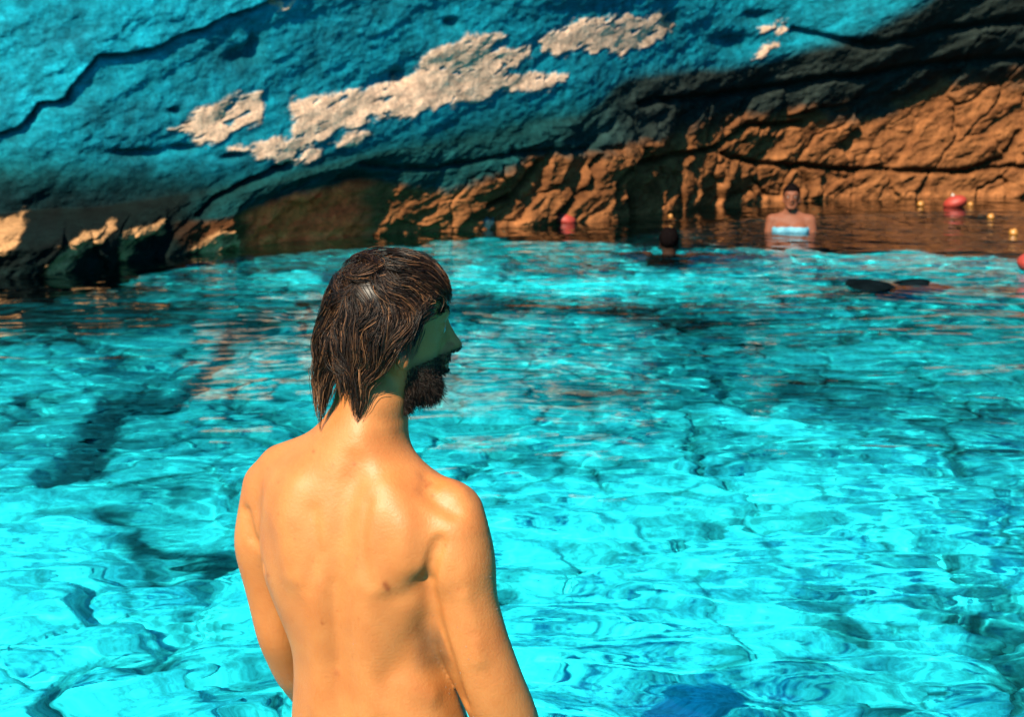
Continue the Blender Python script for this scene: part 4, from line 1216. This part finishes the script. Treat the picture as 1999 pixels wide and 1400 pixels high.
# ------------------------------------------------------------------ swimmers further out
def build_swimmer(pos, yaw, label, skin, head_z, arms, top=None, s=1.0, hair_long=True):  # top: added pale blue band across the chest
    """pos = (x, y) of the neck axis, yaw = facing direction, head_z = height of the head centre above the water"""
    x0, y0 = pos
    root = empty("person", (x0, y0, head_z - 1.62 * s))
    tag(root, label, "person")
    C = np.array([x0, y0, head_z])
    ax = head_axes(yaw); f, r, u = ax
    zlo = head_z - 1.72 * s
    F = Field(rows(x0 - 0.75, x0 + 0.75, 0.009), rows(y0 - 0.75, y0 + 0.75, 0.009), np.concatenate([rows(zlo, head_z - 0.22, 0.012), rows(head_z - 0.22, head_z + 0.14, 0.005)]))
    P = lambda a, b, c: C + (f * a + r * b) * s + np.array([0, 0, c]) * s
    W = head(F, C, ax, s)
    F.bone(P(-0.02, 0, -0.22), P(-0.008, 0, -0.08), 0.058 * s, 0.055 * s, k=0.03)
    zt = [C[2] + v * s for v in (-0.20, -0.25, -0.32, -0.42, -0.52, -0.62, -0.72, -0.82, -0.88)]
    F.tube(zt, [C[0] - f[0] * 0.02] * 9, [C[1] - f[1] * 0.02] * 9, [.10 * s, .165 * s, .178 * s, .172 * s, .155 * s, .145 * s, .160 * s, .168 * s, .15 * s],
           [.06 * s, .085 * s, .11 * s, .112 * s, .10 * s, .095 * s, .11 * s, .115 * s, .11 * s], math.atan2(r[1], r[0]), k=0.03, pw=2.3)
    for q in (-1, 1):
        F.bone(P(-0.02, 0.04 * q, -0.19), P(-0.02, 0.16 * q, -0.235), 0.035 * s, 0.04 * s, k=0.05)
        F.ell(P(0.07, 0.08 * q, -0.335), np.array((0.05, 0.075, 0.055)) * s, axes=[f, r, u], k=0.03)
        pts = arms(q)
        F.bone(P(*pts[0]), P(*pts[1]), 0.055 * s, 0.040 * s, k=0.03); F.bone(P(*pts[1]), P(*pts[2]), 0.040 * s, 0.028 * s, k=0.02)
        wv = P(*pts[2]); dv = wv - P(*pts[1])
        hand(F, wv, dv, (0, 0, -1), f + 0.1 * r, size=s, k=0.008)
        h = P(-0.02, 0.09 * q, -0.86); kn = P(0.03, 0.10 * q, -1.20); an = P(-0.03, 0.10 * q, -1.56)
        F.bone(h, kn, 0.085 * s, 0.055 * s, k=0.03); F.bone(kn, an, 0.055 * s, 0.038 * s, k=0.02)
        F.bone(an, an + f * 0.16 * s + np.array([0, 0, -0.04]), 0.036 * s, 0.025 * s, k=0.02)
    V, Q = F.polygonize(1)
    body = link("body", mesh_np("body", V, Q), skin); adopt(body, root)
    K = Field(rows(x0 - 0.16, x0 + 0.16, 0.005), rows(y0 - 0.16, y0 + 0.16, 0.005), rows(head_z - 0.17, head_z + 0.15, 0.005))
    K.ell(W(-0.010, 0, 0.010), (0.100 * s, 0.082 * s, 0.096 * s), axes=[f, r, u]); 
    K.ell(W(0.030, 0, 0.040), (0.062 * s, 0.064 * s, 0.055 * s), axes=[f, r, u], k=0.02)
    if hair_long: K.ell(W(-0.04, 0, -0.05), (0.068 * s, 0.078 * s, 0.085 * s), axes=[f, r, u], k=0.03)
    K.ell(W(0.095, 0, -0.055), (0.085 * s, 0.088 * s, 0.078 * s), axes=[f, r, u], k=0.006, op='sub')
    V3, Q3 = K.polygonize(1)
    n3 = K.grad(V3); V3 = V3 + n3 * (0.004 * fbm(V3[:, 0] * 60, V3[:, 1] * 60, V3[:, 2] * 25, 3, 6))[:, None]
    adopt(link("hair", mesh_np("hair", V3, Q3), M_DHAIR), root)
    for q in (-1, 1):
        bm_sphere("eye", W(0.0835, 0.031 * q, -0.019), 0.0128 * s, M_EYE, None, pupil=(f, M_IRIS), parent=root, seg=12, rings_=8)
    if top is not None:  # added pale blue band across the chest at the waterline
        T_ = Field(rows(x0 - 0.3, x0 + 0.3, 0.007), rows(y0 - 0.3, y0 + 0.3, 0.007), rows(head_z - 0.62, head_z - 0.2, 0.007))
        zt2 = [C[2] + v * s for v in top]
        T_.tube(zt2, [C[0] - f[0] * 0.02] * 3, [C[1] - f[1] * 0.02] * 3, [.20 * s, .195 * s, .175 * s], [.118 * s, .12 * s, .112 * s], math.atan2(r[1], r[0]), k=0.02, pw=2.3)
        for q in (-1, 1): T_.ell(P(0.07, 0.08 * q, top[0] - 0.05), np.array((0.06, 0.085, 0.06)) * s, axes=[f, r, u], k=0.03)
        V4, Q4 = T_.polygonize(1); adopt(link("chest_band", mesh_np("chest_band", V4, Q4), M_LIGHTBLUE), root)
    return root

build_man()
p = pixz(1545, 456)
build_swimmer((p[0], p[1] + 0.05), math.radians(-100), "man with short dark hair standing chest-deep near the rock wall, facing the camera", M_SKIN2, 0.375,
              lambda q: ((-0.02, 0.185 * q, -0.25), (0.02, 0.225 * q, -0.50), (0.20, 0.20 * q, -0.58)), top=(-0.30, -0.40, -0.55))
p = pixz(1306, 494)
build_swimmer((p[0], p[1]), math.radians(75), "dark-haired swimmer with only head above the water, small in mid pool", M_SKIN3, 0.115,
              lambda q: ((-0.02, 0.185 * q, -0.155), (0.03, 0.40 * q, -0.165), (0.12, 0.62 * q, -0.175)), hair_long=False)

# ------------------------------------------------------------------ buoys and floats
import bmesh
def lathe(name, prof, mat, c, parent=None, seg=24, tilt=(0, 0), sx=1.0):
    """profile (radius, height) revolved about z"""
    V, Fq = [], []
    n = len(prof)
    for i in range(seg):
        a = 2 * math.pi * i / seg
        for rr, zz in prof: V.append((rr * math.cos(a) * sx, rr * math.sin(a), zz))
    V = np.array(V)
    tx, ty = tilt
    Rx = np.array([[1, 0, 0], [0, math.cos(tx), -math.sin(tx)], [0, math.sin(tx), math.cos(tx)]])
    Ry = np.array([[math.cos(ty), 0, math.sin(ty)], [0, 1, 0], [-math.sin(ty), 0, math.cos(ty)]])
    V = V @ Rx.T @ Ry.T + np.asarray(c)
    i = np.arange(seg * n).reshape(seg, n); j = np.roll(i, -1, 0)
    Fq = np.stack([i[:, :-1].ravel(), j[:, :-1].ravel(), j[:, 1:].ravel(), i[:, 1:].ravel()], 1)
    o = link(name, mesh_np(name, V, Fq), mat)
    if parent is not None: adopt(o, parent)
    return o

def buoy(X, Y, rad, label, tilt):
    p = pixz(X, Y)
    root = empty("buoy", p); tag(root, label, "buoy", "red buoys along the swimming limit")
    k = rad
    body = [(0.001, -0.62 * k)] + [(k * math.cos(t), 0.62 * k * math.sin(t)) for t in np.linspace(-1.45, 1.45, 18)] + [(0.001, 0.62 * k)]
    # moulded seam round the middle
    body = [(r_ * (1 + 0.03 * math.exp(-(z_ / (0.05 * k)) ** 2)), z_) for r_, z_ in body]
    c = p + np.array([0, 0, 0.36 * k])
    lathe("float_body", body, M_RED, c, root, tilt=tilt)
    knob = [(0.001, 0.55 * k), (0.16 * k, 0.56 * k), (0.17 * k, 0.66 * k), (0.10 * k, 0.72 * k), (0.10 * k, 0.80 * k), (0.05 * k, 0.84 * k), (0.001, 0.845 * k)]
    lathe("mooring_eye", knob, M_WHITE, c, root, tilt=tilt, seg=16)
buoy(1103, 436, 0.118, "red buoy floating at the rock foot, leftmost of the red buoys", (0.1, 0.25))
buoy(1864, 404, 0.142, "red buoy floating far off beyond the chest-deep bather, near the wall", (-0.1, -0.3))
buoy(2022, 528, 0.14, "red buoy cut by the right edge of the picture, nearest of the red buoys", (0.1, 0.1))

def small_float(X, Y, rad, label):
    p = pixz(X, Y)
    root = empty("float", p); tag(root, label, "float", "small yellow floats")
    k = rad
    prof = [(0.001, -0.9 * k)] + [(k * math.cos(t), 0.9 * k * math.sin(t)) for t in np.linspace(-1.4, 1.4, 14)] + [(0.001, 0.9 * k)]
    lathe("float_body", prof, M_YEL, p + np.array([0, 0, 0.5 * k]), root, seg=16, tilt=(0.2, 0.4))
    lathe("collar", [(0.3 * k, 0.78 * k), (0.36 * k, 0.86 * k), (0.30 * k, 1.02 * k), (0.001, 1.04 * k)], M_YEL, p + np.array([0, 0, 0.5 * k]), root, seg=12, tilt=(0.2, 0.4))
small_float(1309, 424, 0.026, "small yellow float above the dark swimmer's head")
small_float(1797, 402, 0.042, "small yellow float just left of the far red buoy")
small_float(1894, 402, 0.036, "small orange-yellow float just right of the far red buoy")
small_float(1934, 427, 0.040, "small yellow float between the far red buoy's pair and the nearest yellow float")
small_float(1978, 459, 0.044, "small yellow float near the right edge, nearest of the yellow floats")

# ------------------------------------------------------------------ loose rocks at the water line
def rock(name, c, rad, seed, mat, label, cat, group=None):
    bm = bmesh.new(); bmesh.ops.create_icosphere(bm, subdivisions=5, radius=1.0)
    V = np.array([v.co[:] for v in bm.verts])
    h = 1 + 0.35 * fbm(V[:, 0] * 1.3 + seed, V[:, 1] * 1.3, V[:, 2] * 1.3, 4, seed)
    cut = np.ones(len(V))
    rg = np.random.default_rng(seed)
    V = V * h[:, None]
    for _ in range(9):           # planar facets
        nn = rg.normal(size=3); nn /= np.linalg.norm(nn); d = V @ nn; lim = 0.62 + 0.2 * rg.random()
        V = V - nn * np.maximum(d - lim, 0)[:, None] * 0.9
    V = V * (1 + 0.03 * fbm(V[:, 0] * 9, V[:, 1] * 9, V[:, 2] * 9, 3, seed + 3))[:, None]
    V = V * np.array(rad) + np.array(c)
    for v, q in zip(bm.verts, V): v.co = q
    for fc in bm.faces: fc.smooth = True
    me = bpy.data.meshes.new(name); bm.to_mesh(me); bm.free()
    o = link(name, me, mat); tag(o, label, cat, group)
    return o
p = pixz(933, 447)
rock("rock", p + np.array([0.0, 0.05, 0.03]), (0.19, 0.13, 0.13), 5, M_TEALROCK, "low teal rock at the foot of the wall left of the red buoy", "rock")
p = pixz(1695, 560); rock("rock", p + np.array([0, 0, 0.0]), (0.17, 0.36, 0.045), 8, M_DARKROCK, "larger flat black rock awash in turquoise water, right of the dark swimmer", "rock")
p = pixz(1782, 552); rock("rock", p + np.array([0, 0, 0.0]), (0.14, 0.16, 0.032), 11, M_DARKROCK, "smaller flat black rock awash just right of the larger one", "rock")
